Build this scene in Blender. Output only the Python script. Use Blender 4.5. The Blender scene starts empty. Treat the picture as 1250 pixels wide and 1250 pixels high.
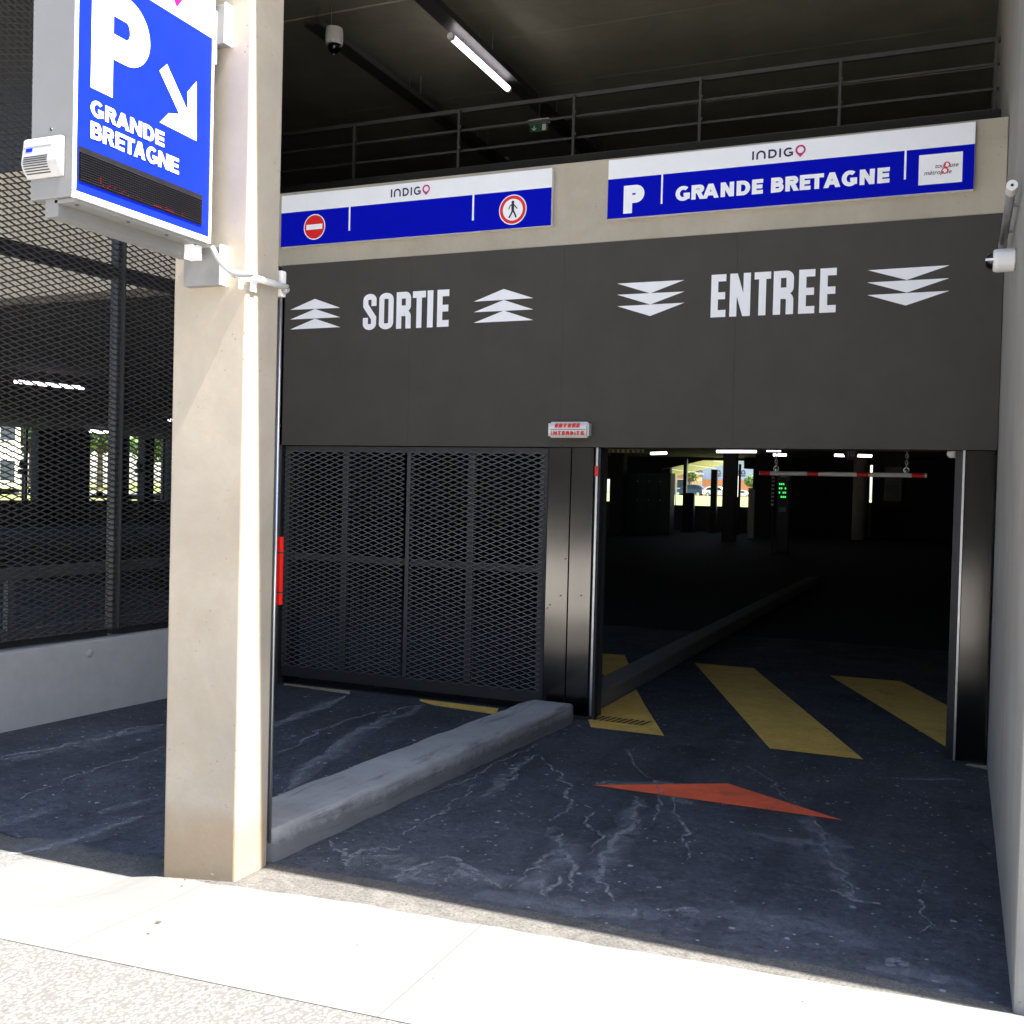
import bpy, bmesh, math, random
from mathutils import Vector, Matrix
random.seed(7)
S = bpy.context.scene
COL = S.collection

# ------------------------------------------------------------------ camera
CAM = Vector((2.3234, -6.9717, 1.6)); YAW, PIT, ROL, FPX = -.4038, -.02, .0254, 1277.6
FW = Vector((math.sin(YAW)*math.cos(PIT), math.cos(YAW)*math.cos(PIT), math.sin(PIT)))
_rt = Vector((math.cos(YAW), -math.sin(YAW), 0)); _up = _rt.cross(FW)
RT = math.cos(ROL)*_rt + math.sin(ROL)*_up
UP = -math.sin(ROL)*_rt + math.cos(ROL)*_up
cd = bpy.data.cameras.new('camera'); cd.sensor_width = 36; cd.lens = FPX/1250*36
cd.clip_start = .05; cd.clip_end = 3000
co = bpy.data.objects.new('camera', cd); COL.objects.link(co)
co.matrix_world = Matrix(((RT.x, UP.x, -FW.x, CAM.x), (RT.y, UP.y, -FW.y, CAM.y), (RT.z, UP.z, -FW.z, CAM.z), (0, 0, 0, 1)))
S.camera = co

# ------------------------------------------------------------------ light
SUN = Vector((.615, -.043, 1)).normalized()
W = bpy.data.worlds.new('World'); S.world = W; W.use_nodes = True
wn = W.node_tree.nodes; bg = wn['Background']
sky = wn.new('ShaderNodeTexSky'); sky.sky_type = 'NISHITA'; sky.sun_disc = False
sky.sun_elevation = math.asin(SUN.z); sky.sun_rotation = math.atan2(SUN.x, SUN.y)
sky.air_density = 1.0; sky.dust_density = 1.5
W.node_tree.links.new(sky.outputs[0], bg.inputs[0]); bg.inputs[1].default_value = .115
sl = bpy.data.lights.new('sun', 'SUN'); sl.energy = 4.9; sl.angle = math.radians(.25); sl.color = (1, .95, .88)
so = bpy.data.objects.new('sun', sl); COL.objects.link(so); so.location = (6, -6, 12)
so.rotation_euler = SUN.to_track_quat('Z', 'Y').to_euler()
S.view_settings.view_transform = 'Standard'; S.view_settings.look = 'None'
S.view_settings.gamma = 1; S.view_settings.use_curve_mapping = False
S.view_settings.exposure = 2.2
S.render.engine = 'CYCLES'
S.cycles.use_denoising = True
S.cycles.max_bounces = 8; S.cycles.diffuse_bounces = 5; S.cycles.glossy_bounces = 4
S.cycles.sample_clamp_indirect = 6

# ------------------------------------------------------------------ helpers
def bp(x, y, X=None, Y=None, Z=None):
    """point where the sight line of a photo pixel meets a real plane"""
    d = FW + (x-625)/FPX*RT - (y-625)/FPX*UP
    t = (X-CAM.x)/d.x if X is not None else (Y-CAM.y)/d.y if Y is not None else (Z-CAM.z)/d.z
    return CAM + t*d

class MB:
    def __init__(s): s.v = []; s.f = []
    def quad(s, *p):
        n = len(s.v); s.v += [tuple(q) for q in p]; s.f.append(tuple(range(n, n+len(p)))); return s
    def box(s, x0, y0, z0, x1, y1, z1):
        n = len(s.v)
        s.v += [(x0,y0,z0),(x1,y0,z0),(x1,y1,z0),(x0,y1,z0),(x0,y0,z1),(x1,y0,z1),(x1,y1,z1),(x0,y1,z1)]
        s.f += [tuple(n+i for i in q) for q in ((0,3,2,1),(4,5,6,7),(0,1,5,4),(1,2,6,5),(2,3,7,6),(3,0,4,7))]; return s
    def hexa(s, a, b):
        """two quads (bottom loop a, top loop b) joined"""
        n = len(s.v); s.v += [tuple(q) for q in a]+[tuple(q) for q in b]; k = len(a)
        s.f.append(tuple(n+i for i in reversed(range(k)))); s.f.append(tuple(n+k+i for i in range(k)))
        for i in range(k): j = (i+1) % k; s.f.append((n+i, n+j, n+k+j, n+k+i))
        return s
    def bar(s, a, b, w, h, up=(0,0,1)):
        a = Vector(a); b = Vector(b); d = (b-a).normalized(); u = Vector(up)
        r = d.cross(u)
        if r.length < 1e-4: r = d.cross(Vector((0,1,0)))
        r.normalize(); u = r.cross(d).normalized()
        q = lambda p: [p - r*w/2 - u*h/2, p + r*w/2 - u*h/2, p + r*w/2 + u*h/2, p - r*w/2 + u*h/2]
        return s.hexa(q(a), q(b))
    def cyl(s, a, b, r, n=12, r2=None, caps=True):
        a = Vector(a); b = Vector(b); d = (b-a).normalized(); r2 = r if r2 is None else r2
        u = d.orthogonal().normalized(); w = d.cross(u); k = len(s.v)
        for p, q in ((a, r), (b, r2)):
            for i in range(n):
                t = 2*math.pi*i/n; s.v.append(tuple(p + q*(math.cos(t)*u + math.sin(t)*w)))
        for i in range(n): j = (i+1) % n; s.f.append((k+i, k+j, k+n+j, k+n+i))
        if caps: s.f.append(tuple(k+i for i in reversed(range(n)))); s.f.append(tuple(k+n+i for i in range(n)))
        return s
    def tube(s, pts, r, n=8):
        pts = [Vector(p) for p in pts]; k = len(s.v); u = None
        for i, p in enumerate(pts):
            d = (pts[min(i+1, len(pts)-1)] - pts[max(i-1, 0)]).normalized()
            u = d.orthogonal().normalized() if u is None else (u - u.dot(d)*d).normalized()
            w = d.cross(u)
            for j in range(n): t = 2*math.pi*j/n; s.v.append(tuple(p + r*(math.cos(t)*u+math.sin(t)*w)))
        for i in range(len(pts)-1):
            for j in range(n): m = (j+1) % n; s.f.append((k+i*n+j, k+i*n+m, k+(i+1)*n+m, k+(i+1)*n+j))
        s.f.append(tuple(k+j for j in reversed(range(n)))); s.f.append(tuple(k+(len(pts)-1)*n+j for j in range(n))); return s
    def lathe(s, prof, o, axis, n=20):
        """prof: (radius, height along axis) from o"""
        o = Vector(o); d = Vector(axis).normalized(); u = d.orthogonal().normalized(); w = d.cross(u); k = len(s.v)
        for r, h in prof:
            for i in range(n): t = 2*math.pi*i/n; s.v.append(tuple(o + d*h + r*(math.cos(t)*u+math.sin(t)*w)))
        for i in range(len(prof)-1):
            for j in range(n): m = (j+1) % n; s.f.append((k+i*n+j, k+i*n+m, k+(i+1)*n+m, k+(i+1)*n+j))
        s.f.append(tuple(k+j for j in reversed(range(n)))); s.f.append(tuple(k+(len(prof)-1)*n+j for j in range(n))); return s
    def mesh(s, name, m, bevel=0, seg=2, smooth=False):
        me = bpy.data.meshes.new(name); me.from_pydata(s.v, [], s.f)
        b = bmesh.new(); b.from_mesh(me)
        if bevel:
            bmesh.ops.remove_doubles(b, verts=b.verts, dist=1e-5)
            es = [e for e in b.edges if len(e.link_faces) == 2 and e.calc_face_angle(0) > .5]
            bmesh.ops.bevel(b, geom=es, offset=bevel, segments=seg, affect='EDGES', profile=.6)
        bmesh.ops.recalc_face_normals(b, faces=b.faces) if not getattr(s, 'keep', False) else None
        b.to_mesh(me); b.free()
        if smooth:
            for p in me.polygons: p.use_smooth = True
        if m: me.materials.append(m)
        return me

def link(name, me, parent=None):
    o = bpy.data.objects.new(name, me); COL.objects.link(o)
    if parent:
        o.parent = parent
        if parent.parent is None: o.matrix_parent_inverse = Matrix.Translation(-parent.location)
    return o
def obj(name, mb, m, parent=None, bevel=0, seg=2, smooth=False, label=None):
    o = link(name, mb.mesh(name, m, bevel, seg, smooth), parent)
    if label: o['label'] = label
    return o
def tag(o, label, cat, group=None):
    o['label'] = label; o['category'] = cat
    if group: o['group'] = group
    return o
def thing(name, label, cat, loc, group=None):
    o = bpy.data.objects.new(name, None); COL.objects.link(o); o.location = loc; o.empty_display_size = .1
    return tag(o, label, cat, group)
def struct(name, mb, m, parent=None, **k):
    o = obj(name, mb, m, parent, **k); o['kind'] = 'structure'; return o
def stuff(name, mb, m, parent=None, **k):
    o = obj(name, mb, m, parent, **k); o['kind'] = 'stuff'; return o

# ------------------------------------------------------------------ materials
class NT:
    def __init__(s, name):
        s.m = bpy.data.materials.new(name); s.m.use_nodes = True; s.t = s.m.node_tree; s.n = s.t.nodes; s.b = s.n['Principled BSDF']
        s.tc = s.n.new('ShaderNodeTexCoord')
    def lk(s, a, b): s.t.links.new(a, b)
    def geo(s): return s.n.new('ShaderNodeNewGeometry').outputs['Position']
    def noise(s, scale, detail=6, rough=.6, dist=0, vec=None, sc3=None):
        n = s.n.new('ShaderNodeTexNoise'); n.inputs['Scale'].default_value = scale; n.inputs['Detail'].default_value = detail
        n.inputs['Roughness'].default_value = rough; n.inputs['Distortion'].default_value = dist
        v = vec or s.geo()
        if sc3:
            mp = s.n.new('ShaderNodeMapping'); mp.inputs['Scale'].default_value = sc3; s.lk(v, mp.inputs[0]); v = mp.outputs[0]
        s.lk(v, n.inputs['Vector']); return n.outputs['Fac']
    def vor(s, scale, feature='F1', out='Distance', vec=None, rand=1):
        n = s.n.new('ShaderNodeTexVoronoi'); n.feature = feature; n.inputs['Scale'].default_value = scale
        n.inputs['Randomness'].default_value = rand
        s.lk(vec or s.geo(), n.inputs['Vector']); return n.outputs[out]
    def ramp(s, fac, stops):
        n = s.n.new('ShaderNodeValToRGB'); e = n.color_ramp.elements
        while len(e) < len(stops): e.new(.5)
        for q, (p, c) in zip(e, stops):
            q.position = p; q.color = (c, c, c, 1) if not hasattr(c, '__len__') else (*c, 1)
        s.lk(fac, n.inputs[0]); return n.outputs[0]
    def mix(s, fac, a, b, mode='MIX'):
        n = s.n.new('ShaderNodeMix'); n.data_type = 'RGBA'; n.blend_type = mode
        for sock, v in ((n.inputs[0], fac), (n.inputs[6], a), (n.inputs[7], b)):
            if hasattr(v, 'is_linked'): s.lk(v, sock)
            elif hasattr(v, '__len__'): sock.default_value = (*v, 1)
            else: sock.default_value = v if sock == n.inputs[0] else (v, v, v, 1)
        return n.outputs[2]
    def math(s, op, a, b=0.):
        n = s.n.new('ShaderNodeMath'); n.operation = op
        for i, v in enumerate((a, b)):
            if hasattr(v, 'is_linked'): s.lk(v, n.inputs[i])
            else: n.inputs[i].default_value = v
        return n.outputs[0]
    def bump(s, h, strength=.2, dist=.005):
        n = s.n.new('ShaderNodeBump'); n.inputs['Strength'].default_value = strength; n.inputs['Distance'].default_value = dist
        s.lk(h, n.inputs['Height']); s.lk(n.outputs[0], s.b.inputs['Normal'])
    def col(s, c):
        if hasattr(c, 'is_linked'): s.lk(c, s.b.inputs['Base Color'])
        else: s.b.inputs['Base Color'].default_value = (*c, 1)
        return s
    def set(s, **k):
        for a, v in k.items():
            i = s.b.inputs[a.replace('_', ' ')]
            if hasattr(v, 'is_linked'): s.lk(v, i)
            else: i.default_value = v
        return s

def concrete(name, c, blotch=.25, warm=(.80, .70, .55), pits=True, rough=.85, streak=0, foot=False, grime=False, bmp=.25):
    k = NT(name)
    big = k.ramp(k.noise(1.7, 5, .6, .4), [(.3, 0), (.7, 1)])
    fine = k.ramp(k.noise(38, 6, .7), [(.25, 0), (.8, 1)])
    dk = tuple(a*(1-blotch) for a in c)
    col = k.mix(big, dk, c)
    col = k.mix(k.math('MULTIPLY', k.ramp(k.noise(4.1, 7, .7, 1.), [(.5, 0), (.75, 1)]), .35), col, tuple(a*b for a, b in zip(c, warm)))
    col = k.mix(k.math('MULTIPLY', fine, .22), col, tuple(a*.62 for a in c))
    if streak:
        col = k.mix(k.math('MULTIPLY', k.ramp(k.noise(6, 5, .6, 0, None, (1, 1, .12)), [(.5, 0), (.8, 1)]), streak), col, tuple(a*.55 for a in c))
    if foot:                                              # splash dirt in an uneven band at the foot
        sp = k.n.new('ShaderNodeSeparateXYZ'); k.lk(k.geo(), sp.inputs[0])
        zz = k.math('SUBTRACT', sp.outputs[2], k.math('MULTIPLY', k.noise(7, 5), .30))
        col = k.mix(k.ramp(zz, [(0, .55), (.16, 0)]), col, (.33, .22, .11))
        sc = k.ramp(k.noise(9, 3, .5, 2.5, None, (1, 1, .5)), [(.62, 0), (.66, .5), (.70, 0)])
        col = k.mix(sc, col, (.36, .31, .24))
    if grime:                                             # dirt and spalls along a kerb
        sp = k.n.new('ShaderNodeSeparateXYZ'); k.lk(k.geo(), sp.inputs[0])
        zz = k.math('SUBTRACT', sp.outputs[2], k.math('MULTIPLY', k.noise(13, 6, .7), .11))
        col = k.mix(k.ramp(zz, [(0, .6), (.04, 0)]), col, (.055, .055, .058))
        col = k.mix(k.math('MULTIPLY', k.ramp(k.noise(5, 6, .7, .5, None, (2.5, .35, 5)), [(.54, 0), (.66, 1)]), .5), col, (.05, .05, .053))
        col = k.mix(k.math('MULTIPLY', k.ramp(k.noise(17, 8, .8, .6), [(.55, 0), (.68, 1)]), .45), col, (.15, .15, .152))
    h = k.noise(60, 5, .6)
    if grime: h = k.math('ADD', h, k.math('MULTIPLY', k.noise(14, 6, .7), 2.5))
    if pits:
        p = k.ramp(k.vor(26), [(.0, 0), (.09, 0), (.13, 1)])
        gate = k.ramp(k.noise(5, 2), [(.52, 1), (.6, 0)])
        pm = k.math('MAXIMUM', p, gate)
        col = k.mix(pm, tuple(a*.55 for a in c), col)
        h = k.math('ADD', h, k.math('MULTIPLY', pm, .8))
    k.col(col).set(Roughness=rough); k.bump(h, bmp, .004); return k.m
def paint(name, c, rough=.4, metal=0, var=.12, bump=0, scale=9):
    k = NT(name)
    f = k.ramp(k.noise(scale, 6, .65), [(.3, 0), (.75, 1)])
    k.col(k.mix(f, c, tuple(a*(1-var) for a in c))).set(Roughness=k.ramp(k.noise(14, 4), [(.2, rough*.85), (.8, min(1, rough*1.2))]), Metallic=metal)
    if bump: k.bump(k.noise(150, 3), bump, .001)
    return k.m
def emit(name, c, st):
    k = NT(name); k.col(tuple(a*.3 for a in c)).set(Emission_Color=(*c, 1), Emission_Strength=st); return k.m

M = {}
M['pillar'] = concrete('pillar_concrete', (.445, .388, .305), .30, (.84, .73, .57), foot=True, bmp=.1)
M['wall'] = concrete('wall_concrete', (.40, .375, .33), .25, (.85, .8, .72), streak=.35)
M['beam'] = concrete('beam_concrete', (.49, .435, .335), .22, streak=.25, bmp=.12)
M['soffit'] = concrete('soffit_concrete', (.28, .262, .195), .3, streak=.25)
M['dark_concrete'] = concrete('dark_concrete', (.17, .16, .145), .3)
M['deck_shade'] = concrete('deck_shade_concrete', (.022, .021, .018), .3, pits=False)
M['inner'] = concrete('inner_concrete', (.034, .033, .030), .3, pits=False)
M['kerb'] = concrete('kerb_concrete', (.36, .358, .35), .30, (.72, .68, .62), streak=.45, grime=True)
M['low_wall'] = paint('low_wall_paint', (.47, .455, .43), .6, var=.15, bump=.1)
M['fascia'] = paint('fascia_paint', (.066, .060, .048), .5, var=.2, bump=.05, scale=3)
M['black'] = paint('black_paint', (.016, .016, .017), .4)
M['dark_steel'] = paint('dark_steel_paint', (.035, .034, .034), .45)
M['mesh'] = paint('mesh_paint', (.055, .053, .052), .5)
M['gate_mesh'] = paint('gate_mesh_paint', (.076, .076, .082), .42, .2)
M['gate_frame'] = paint('gate_frame_paint', (.032, .031, .030), .55)
M['white'] = paint('white_paint', (.86, .86, .86), .35, var=.04)
M['white_plastic'] = paint('white_plastic', (.74, .73, .69), .4, var=.06)
M['sign_grey'] = paint('sign_grey_metal', (.20, .198, .19), .5, .05, .06)
M['vinyl'] = paint('white_vinyl', (.90, .90, .90), .4, var=.02)
M['blue'] = paint('blue_vinyl', (.0045, .020, .50), .45, var=.04)
M['blue_dark'] = paint('dark_blue_vinyl', (.0004, .0035, .43), .65, var=.03)
M['red'] = paint('red_paint', (.72, .012, .008), .35, var=.06)
M['magenta'] = paint('magenta_vinyl', (.55, .008, .16), .35)
M['purple'] = paint('purple_vinyl', (.025, .012, .06), .35)
M['ink'] = paint('black_vinyl', (.012, .012, .014), .4)
M['galv'] = paint('galvanised_steel', (.55, .56, .58), .3, .9)
M['pipe_grey'] = paint('pipe_grey_plastic', (.30, .305, .315), .4, var=.08)
M['rubber'] = paint('rubber', (.02, .02, .022), .6)
M['glass_dark'] = paint('dark_dome_glass', (.006, .006, .009), .06)
M['tray'] = paint('tray_steel', (.06, .062, .06), .5, .3)
M['rail'] = paint('rail_steel', (.075, .073, .068), .5, .4)
M['tube'] = emit('lit_tube', (1, .90, .96), 1.6)
M['tube_off'] = paint('frosted_tube', (.22, .22, .23), .3)
M['led_green'] = emit('green_leds', (.06, 1, .16), .28)
M['exit_green'] = paint('exit_green', (.01, .13, .06), .4)
M['yellow_black'] = paint('yellow_paint', (.50, .36, .03), .5)
M['glass'] = paint('car_glass', (.02, .03, .04), .08)

for nm_, f_ in (('steel', 1.), ('steel_dim_reflection', .5)):  # same steel twice; the darker copy paints in the narrow post's dim reflections
    k = NT('brushed_stainless_'+nm_)
    br = k.noise(1, 4, .6, 0, None, (140, 140, 1.2)); sm = k.noise(1.6, 4, .5)
    k.col(k.mix(k.ramp(sm, [(.3, 0), (.7, 1)]), tuple(a*f_ for a in (.095, .092, .087)), tuple(a*f_ for a in (.128, .123, .115)))).set(Metallic=1., Roughness=k.ramp(k.math('ADD', k.math('MULTIPLY', br, .4), k.math('MULTIPLY', sm, .6)), [(.25, .10), (.75, .16)]))
    M[nm_] = k.m

for q_, v_ in (('blue_dark', .06), ('fascia', .2), ('blue', .12)): M[q_].node_tree.nodes['Principled BSDF'].inputs['Specular IOR Level'].default_value = v_

# asphalt of the bays: dark, worn, dusty towards the street, chips of pale stone
k = NT('bay_asphalt'); g = k.geo()
sep = k.n.new('ShaderNodeSeparateXYZ'); k.lk(g, sep.inputs[0])
base = k.mix(k.ramp(k.noise(1.3, 7, .7, .8), [(.34, 0), (.66, 1)]), (.022, .0245, .029), (.054, .060, .071))
near = k.ramp(k.math('MULTIPLY', k.math('ADD', sep.outputs[1], 3.4), .32), [(0, 1), (.35, .6), (.75, .22), (1, .12)])
# dust washed in from the street, in ragged tongues
dustn = k.ramp(k.noise(1.9, 10, .74, 1.8, None, (1, 1.5, 1)), [(.42, 0), (.62, 1)])
dust2 = k.ramp(k.noise(11, 9, .8, .8), [(.40, 0), (.66, 1)])
broad = k.ramp(k.noise(.9, 8, .7, 1., None, (1, 1.3, 1)), [(.36, .25), (.60, 1)])
dust = k.math('MULTIPLY', k.math('MAXIMUM', k.math('MULTIPLY', dustn, dust2), k.math('MULTIPLY', k.math('ADD', k.math('MULTIPLY', dust2, .35), .25), broad)), near)
base = k.mix(k.math('MULTIPLY', dust, .9), base, (.175, .192, .235))
# coarse stone grain: pale and black
gr = k.noise(30, 8, .85)
base = k.mix(k.math('MULTIPLY', k.ramp(gr, [(.53, 0), (.63, 1)]), .75), base, (.155, .17, .205))
gd = k.noise(23, 8, .85, 0, None, (1, 1.1, 1.3))
base = k.mix(k.math('MULTIPLY', k.ramp(gd, [(.52, 0), (.64, 1)]), .8), base, (.007, .008, .011))
for sc, lo, r, amt in ((24, .66, .13, .95), (11., .74, .11, .9), (6., .80, .07, .8)):
    wob = k.noise(40, 4, .7)
    ds = k.math('ADD', k.vor(sc), k.math('MULTIPLY', k.math('SUBTRACT', wob, .5), .16))
    c1 = k.ramp(ds, [(.0, 1), (r, 1), (r+.05, 0)])
    c2 = k.ramp(k.vor(sc, out='Color'), [(lo, 0), (lo+.03, 1)])
    base = k.mix(k.math('MULTIPLY', k.math('MULTIPLY', c1, c2), amt), base, (.33, .345, .37))
tr = k.ramp(k.noise(2.2, 5, .6, .6, None, (1.6, .22, 1)), [(.52, 0), (.62, 1)])
base = k.mix(k.math('MULTIPLY', tr, .35), base, (.018, .020, .025))
k.col(base).set(Roughness=k.ramp(k.noise(3, 5), [(.3, .6), (.7, .85)]))
k.b.inputs['Specular IOR Level'].default_value = .3
k.bump(k.math('ADD', gr, k.math('MULTIPLY', k.noise(90, 5, .7), .6)), .6, .008); M['asphalt'] = k.m

M['shaded_floor'] = paint('shade_toned_floor', (.036, .036, .039), .85, var=.35)  # floor colour darkened to stand for the shade deep inside
M['shaded_floor'].node_tree.nodes['Principled BSDF'].inputs['Specular IOR Level'].default_value = .1

def painted(name, c, wear=.5):
    k = NT(name); w = k.math('MAXIMUM', k.math('MULTIPLY', k.ramp(k.noise(26, 10, .85, .4), [(wear-.06, 0), (wear+.06, 1)]), .85), k.math('MULTIPLY', k.ramp(k.noise(3.1, 8, .8, 1.4), [(.54, 0), (.70, 1)]), .55))
    col = k.mix(k.ramp(k.noise(5, 6, .7), [(.3, 0), (.7, 1)]), c, tuple(a*.72 for a in c))
    k.col(k.mix(w, col, (.06, .06, .06))).set(Roughness=.6); k.bump(k.noise(120, 5, .7), .4, .004); return k.m
M['yellow'] = painted('worn_yellow_paint', (.82, .52, .115), .60)
M['yellow_pale'] = painted('pale_worn_yellow_paint', (.50, .43, .25), .55)
M['red_mark'] = painted('worn_red_paint', (.95, .15, .06), .63)

k = NT('dried_runoff')      # pale mineral deposit, ragged edges
at = k.n.new('ShaderNodeAttribute'); at.attribute_name = 'edge'
al = k.math('MULTIPLY', k.math('SUBTRACT', 1., at.outputs['Fac']), k.ramp(k.noise(16, 9, .8, 1.2), [(.40, 0), (.62, 1)]))
al = k.math('MULTIPLY', k.ramp(al, [(.12, 0), (.55, 1)]), .54)
k.col((.34, .345, .36)).set(Roughness=.85, Alpha=al); M['runoff'] = k.m

k = NT('dust_smear')
at = k.n.new('ShaderNodeAttribute'); at.attribute_name = 'edge'
al = k.math('MULTIPLY', k.math('SUBTRACT', 1., at.outputs['Fac']), k.ramp(k.noise(7, 10, .82, 1.6), [(.38, 0), (.66, 1)]))
k.col((.26, .275, .305)).set(Roughness=.9, Alpha=k.math('MULTIPLY', al, .66)); M['smear'] = k.m

k = NT('gritty_strip')
b = k.mix(k.ramp(k.noise(7, 8, .75, .8), [(.35, 0), (.65, 1)]), (.085, .080, .072), (.165, .156, .14))
b = k.mix(k.ramp(k.noise(85, 5, .8), [(.45, 0), (.7, 1)]), b, (.030, .028, .026))
k.col(b).set(Roughness=.9); k.bump(k.noise(90, 6, .75), .7, .006); M['strip'] = k.m
M['slab'] = concrete('pavement_concrete', (.165, .163, .157), .10, (.86, .83, .78), pits=False)
k = NT('exposed_aggregate')
v = k.vor(75, out='Color'); dd = k.vor(75)
b = k.mix(k.ramp(v, [(.2, 0), (.8, 1)]), (.130, .126, .120), (.170, .167, .161))
b = k.mix(k.ramp(v, [(.86, 0), (.9, 1)]), b, (.105, .100, .094))
b = k.mix(k.ramp(dd, [(.45, 0), (.7, 1)]), b, (.104, .100, .094))
k.col(b).set(Roughness=.85); k.bump(k.ramp(dd, [(0, 1), (.7, 0)]), .6, .006); M['aggregate'] = k.m
M['bounce_fill'] = concrete('bounce_concrete', (.62, .60, .57), .08, pits=False)
k = NT('street_ground'); k.col(k.mix(k.noise(.7, 6), (.10, .10, .10), (.16, .155, .15))).set(Roughness=.9); M['street'] = k.m
k = NT('grass'); k.col(k.mix(k.noise(.5, 7, .7), (.10, .14, .03), (.24, .23, .07))).set(Roughness=.9); M['grass'] = k.m
k = NT('leaves'); k.col(k.mix(k.noise(1.3, 4, .7), (.05, .105, .016), (.12, .20, .04))).set(Roughness=.6); M['leaf'] = k.m
M['bark'] = paint('bark', (.10, .075, .05), .9, var=.4)

# ------------------------------------------------------------------ lettering (flat print cut from strokes)
def R_(x0, y0, x1, y1): return [[(x0,y0),(x1,y0),(x1,y1),(x0,y1)]]
def A_(cx, cy, rx, ry, ix, iy, a0, a1, n=12):
    q = []
    for i in range(n):
        t0 = math.radians(a0+(a1-a0)*i/n); t1 = math.radians(a0+(a1-a0)*(i+1)/n)
        q.append([(cx+ix*math.cos(t0), cy+iy*math.sin(t0)), (cx+rx*math.cos(t0), cy+ry*math.sin(t0)),
                  (cx+rx*math.cos(t1), cy+ry*math.sin(t1)), (cx+ix*math.cos(t1), cy+iy*math.sin(t1))])
    return q
def bowl(xa, y0, y1, w, s, t, rr=1.):
    r = min(w-xa, (y1-y0)/2)*rr; r = max(r, s*1.02); rv = min(r, (y1-y0)/2)
    p = [R_(xa, y1-t, w-r, y1), R_(xa, y0, w-r, y0+t)]
    p += [A_(w-r, y1-rv, r, rv, r-s, max(rv-t, .001), 0, 90), A_(w-r, y0+rv, r, rv, r-s, max(rv-t, .001), -90, 0)]
    if y1-y0-2*rv > 1e-4: p.append(R_(w-s, y0+rv, w, y1-rv))
    return p
def glyph(c, w, s, t, cond=False):
    if c == 'I': return [R_(0, 0, w, 1)]
    if c == 'E': return [R_(0,0,s,1), R_(s,1-t,w,1), R_(s,.5-t*.5,w*.95,.5+t*.5), R_(s,0,w,t)]
    if c == 'T': return [R_(0,1-t,w,1), R_(w/2-s/2,0,w/2+s/2,1-t)]
    if c == 'N': return [R_(0,0,s,1), R_(w-s,0,w,1), [[(0,1),(s*1.05,1),(w,0),(w-s*1.05,0)]]]
    if c == 'A': return [[[(0,0),(s*1.05,0),(w/2+s*.5,1),(w/2-s*.55,1)]], [[(w-s*1.05,0),(w,0),(w/2+s*.55,1),(w/2-s*.5,1)]], R_(w*.25,.19,w*.75,.19+t)]
    if c == 'P': return [R_(0,0,s,1)] + bowl(s*.9, .36, 1, w, s, t)
    if c == 'D': return [R_(0,0,s,1)] + bowl(s*.9, 0, 1, w, s, t)
    if c == 'B': return [R_(0,0,s,1)] + bowl(s*.9, .5-t*.42, 1, w*.94, s, t) + bowl(s*.9, 0, .5+t*.5, w, s, t)
    if c == 'R':
        if cond:
            r = min(w-s, .2)
            return [R_(0,0,s,1)] + bowl(s*.9, .45, 1, w, s, t, .62) + [R_(s*.9,.52-t,w-r,.52), A_(w-r,.52-r,r,r,r-s,r-t,0,90), R_(w-s,0,w,.52-r)]
        return [R_(0,0,s,1)] + bowl(s*.9, .42, 1, w*.93, s, t) + [[[(w-s*1.15,0),(w,0),(w*.5+s*.62,.5),(w*.5-s*.5,.5)]]]
    if c == 'O':
        r = w/2; rv = .17 if cond else .5
        p = [A_(r,1-rv,r,rv,r-s,rv-t*.9,0,180,20), A_(r,rv,r,rv,r-s,rv-t*.9,180,360,20)]
        if rv < .5: p += [R_(0,rv,s,1-rv), R_(w-s,rv,w,1-rv)]
        return p
    if c == 'G': return [A_(w*.53,.5,w*.53,.52,w*.53-s,.52-t,48,318,26), R_(w-s*.95,.10,w,.53), R_(w*.56,.53-t*.95,w-s*.95,.53)]
    if c == 'S':
        r = w/2; rv = .17
        return [A_(r,1-rv,r,rv,r-s,rv-t*.9,0,180,20), R_(w-s,.66,w,1-rv), R_(0,.72,s,1-rv), [[(0,.72),(s,.72),(s*1.35,.64),(w,.36),(w,.28),(w-s,.28),(w-s*1.35,.36),(0,.64)]],
                A_(r,rv,r,rv,r-s,rv-t*.9,180,360,20), R_(0,rv,s,.34), R_(w-s,rv,w,.28)]
    if c == '1': return [R_(w*.4,0,w*.4+s,1), [[(0,.72),(w*.4,1),(w*.4,.8),(0,.6)]]]
    if c == '0': return glyph('O', w, s, t, True)
    return []
class Print:
    """flat print on a plane: o origin, u right, v up, n outward"""
    def __init__(s, o, u, v, n, d=.0015): s.o = Vector(o); s.u = Vector(u); s.v = Vector(v); s.n = Vector(n); s.d = d; s.mb = MB(); s.k = 0
    def P(s, a, b): return s.o + s.u*a + s.v*b + s.n*(s.d + .0003*s.k)
    def poly(s, pts): s.mb.quad(*[s.P(*p) for p in pts]); s.k = (s.k+1) % 9; return s
    def piece(s, faces, f):
        for q in faces: s.mb.quad(*[s.P(*f(p)) for p in q])
        s.k = (s.k+1) % 9
    def letter(s, c, x0, x1, y0, y1, st, t, cond=False, shear=0):
        h = y1-y0
        for pc in glyph(c, (x1-x0)/h, st/h, t/h, cond): s.piece(pc, lambda p: (x0+p[0]*h+shear*p[1]*h, y0+p[1]*h))
        return s
    def disc(s, cx, cy, r, r0=0, n=40):
        for q in A_(cx, cy, r, r, r0, r0, 0, 360, n): s.mb.quad(*[s.P(*p) for p in (q if r0 else [q[1], q[2], (cx, cy)])])
        s.k = (s.k+1) % 9; return s
    def done(s, name, m, parent): s.mb.keep = True; return obj(name, s.mb, m, parent)
XZ = lambda d=.0015, y=0.: Print((0, y, 0), (1,0,0), (0,0,1), (0,-1,0), d)

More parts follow.
